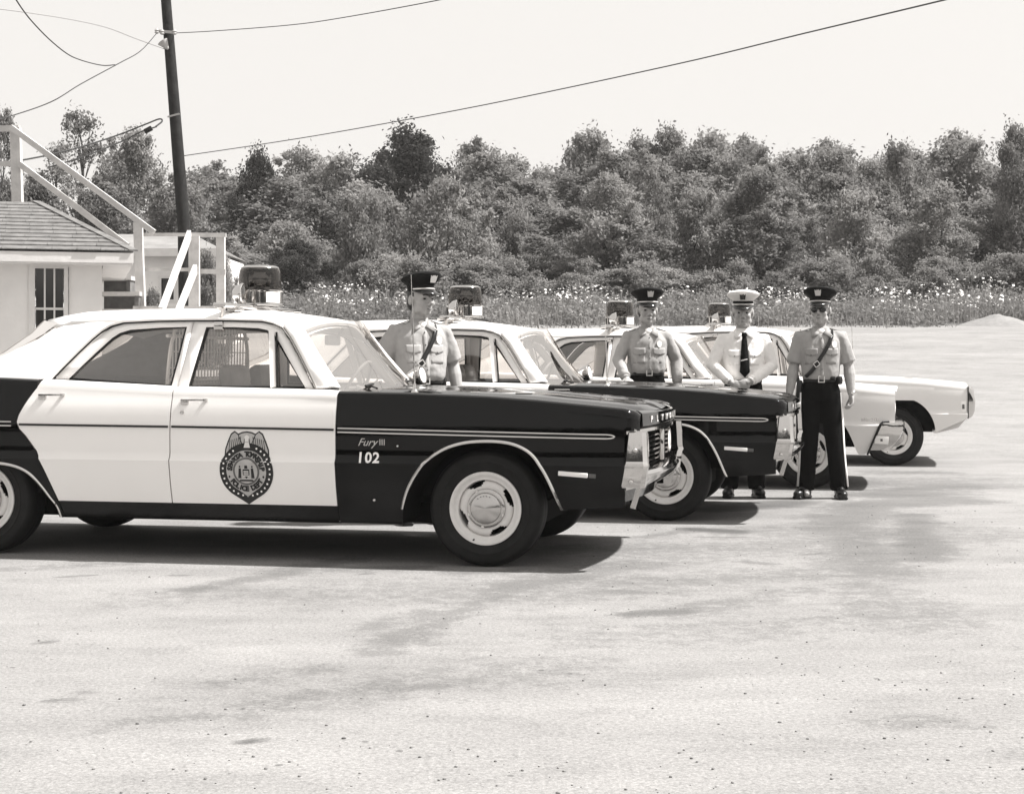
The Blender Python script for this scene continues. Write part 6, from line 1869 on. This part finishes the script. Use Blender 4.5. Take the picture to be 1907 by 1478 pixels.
        b = MB(); b.box((-0.185, 0.0, 0.93), (0.05, 0.085, 0.20), Matrix.Rotation(radians(6), 3, 'Y'), bev=0.02); ho_ = b.build('holster', M_LEATHER, body)
        b = MB(); b.tube([(-0.19, 0.0, 1.02), (-0.20, 0.035, 1.06), (-0.20, 0.05, 1.075)], [0.018, 0.020, 0.016], 8); b.build('grip', M_SHADE, ho_)
        b = MB(); b.box((0.150, -0.060, z_b - 0.01), (0.062, 0.055, 0.072), Matrix.Rotation(radians(-35), 3, 'Z'), bev=0.016); b.build('pouch', M_LEATHER, body)
        b = MB(); b.box((0.100, -0.108, z_b + 0.005), (0.050, 0.035, 0.036), Matrix.Rotation(radians(-25), 3, 'Z'), bev=0.012); b.build('pouch', M_LEATHER, body)
    # ---- shoes
    for (hp_, kn, an), toe in zip(S['legs'], S['toes']):
        B = MB(); Rz = Matrix.Rotation(radians(toe), 3, 'Z'); a0 = Vector((an[0], an[1], 0))
        B.ball(a0 + Rz @ Vector((0, -0.105, 0.045)), (0.050, 0.095, 0.042), 14, Rz); B.ball(a0 + Rz @ Vector((0, 0.02, 0.055)), (0.040, 0.062, 0.055), 14, Rz); B.ball(a0 + Rz @ Vector((0, -0.04, 0.065)), (0.043, 0.07, 0.050), 14, Rz)
        B.box(a0 + Rz @ Vector((0, -0.065, 0.013)), (0.086, 0.235, 0.026), Rz, bev=0.012)
        sh_ = B.build('shoe', M_LEATHER, body, recalc=False); remesh(sh_, 0.007, 2, 0.5)
    if S.get('watch'):
        sh, el, wr, *_r = J['L']; wv_ = Vector(wr); dv = (wv_ - Vector(el)).normalized()
        b = MB(); b.tube([wv_ - dv * 0.022, wv_ - dv * 0.004], [0.030, 0.030], 16); wa_ = b.build('watch', M_BRASS, body)
        b = MB(); b.lathe([(0.0175, -.004), (0.0175, .006), (0.015, .008)], 14, Matrix.Translation(wv_ - dv * 0.013 + Vector((0.012, -0.029, 0))) @ Matrix.Rotation(radians(80), 4, 'X')); b.build('watch_dial', M_STEEL, wa_)
    return body

def torso(w=1.0, belly=0.0, zb=1.0):
    return [(zb, .150 * w, .108 + belly * .9, -belly * .5), (zb + .035, .160 * w, .120 + belly, -belly * .6), (zb + .11, .164 * w, .120 + belly, -belly * .6), (1.21, .170 * w, .120 + belly * .6, -belly * .3), (1.30, .178 * w, .122, 0.0), (1.365, .180 * w, .112, .004), (1.410, .158 * w, .096, .008), (1.445, .112 * w, .078, .012), (1.474, .066, .064, .014)]

LEGS = lambda a, b_: [((-0.085, 0.012, 0.86), (-0.5 * 0.085 - 0.5 * a, 0.0, 0.48), (-a, 0.02, 0.085)), ((0.085, 0.012, 0.86), (0.5 * 0.085 + 0.5 * b_, -0.01, 0.48), (b_, 0.02, 0.085))]

off1 = person((-0.66, 11.55, 0), 20, 'officer in short sleeves and dark cap standing between the two black and white cars', dict(
    torso=torso(1.10, 0.03, 1.04), shirt=M_SHIRT, sleeve='short', seed=1.0, belt=1.045, cross=True, head_yaw=20, head_tilt=4, fat=1.12, scale=0.985,
    arms={'R': ((-0.184, 0.0, 1.395), (-0.285, 0.06, 1.165), (-0.165, -0.02, 0.985), (0.5, -0.1, -0.8), (0.8, 0.3, 0.3), 0.5),
          'L': ((0.184, 0.0, 1.395), (0.262, 0.03, 1.155), (0.285, -0.04, 0.905), (0.02, -0.10, -1), (-1, -0.1, 0), 0.35)},
    legs=LEGS(0.11, 0.11), toes=(-8, 8), buckle_x=0.0))
off2 = person((1.172, 13.98, 0), 4, 'officer in long sleeves and dark cap resting one hand on the second car', dict(
    torso=torso(0.98, 0.01, 1.075), shirt=M_SHIRT, sleeve='long', seed=7.0, belt=1.085, cross=False, head_yaw=2, head_tilt=5, fat=0.95, scale=0.985,
    arms={'R': ((-0.167, 0.0, 1.400), (-0.258, -0.03, 1.195), (-0.212, -0.20, 1.03), (0.25, -0.85, -0.35), (0.1, -0.3, -1), 0.22),
          'L': ((0.167, 0.0, 1.400), (0.268, 0.04, 1.19), (0.262, -0.06, 0.985), (-0.05, -0.12, -1), (-1, -0.1, 0), 0.35)},
    legs=LEGS(0.10, 0.10), toes=(-10, 10)))
off3 = person((1.985, 13.83, 0), -3, 'older officer in white shirt, black tie and white cap with hands clasped', dict(
    torso=torso(1.08, 0.028, 1.035), shirt=M_WSHIRT, sleeve='long', seed=13.0, belt=1.035, tie=True, cap=M_CAPW, head_yaw=-6, head_tilt=8, fat=1.12, hair=M_HAIRG, badge=False, epaulets=False, scale=0.972,
    arms={'R': ((-0.176, 0.0, 1.390), (-0.275, -0.06, 1.165), (-0.125, -0.225, 1.015), (0.75, -0.35, -0.50), (0.35, 0.75, -0.2), 0.45),
          'L': ((0.176, 0.0, 1.390), (0.245, -0.06, 1.155), (0.035, -0.24, 1.020), (-0.85, -0.15, -0.35), (-0.2, 0.95, -0.1), 0.5)},
    legs=LEGS(0.12, 0.12), toes=(-12, 8)))
off4 = person((2.622, 13.70, 0), -6, 'officer in sunglasses, dark cap and striped trousers standing at the front of the second car', dict(
    torso=torso(0.98, 0.0, 1.03), shirt=M_SHIRT, sleeve='short', seed=21.0, belt=1.035, cross=True, shades=True, stripe=True, watch=True, head_yaw=-12, head_tilt=2, fat=0.95, scale=0.98,
    arms={'R': ((-0.171, 0.0, 1.400), (-0.225, 0.02, 1.145), (-0.268, -0.03, 0.905), (-0.20, -0.25, -0.9), (0.9, -0.2, -0.3), 0.25),
          'L': ((0.171, 0.0, 1.400), (0.245, 0.03, 1.150), (0.262, -0.03, 0.905), (0.02, -0.12, -1), (-1, -0.1, 0), 0.75)},
    legs=LEGS(0.125, 0.165), toes=(-30, 6)))
# =============================================================== AIR
hz = MB(); hz.box((0, 0, 7.0), (1840, 1840, 16.0)); haze = hz.build('haze', None, None, smooth=False)
tag(haze, kind='stuff')
hm = bpy.data.materials.new('summer_haze'); hm.use_nodes = True
hn = hm.node_tree.nodes; hn.clear()
ho_ = hn.new('ShaderNodeOutputMaterial'); pv = hn.new('ShaderNodeVolumePrincipled')
pv.inputs['Color'].default_value = tint(0.98); pv.inputs['Density'].default_value = 0.0005; pv.inputs['Anisotropy'].default_value = 0.0
hm.node_tree.links.new(pv.outputs[0], ho_.inputs['Volume'])
haze.data.materials.append(hm)
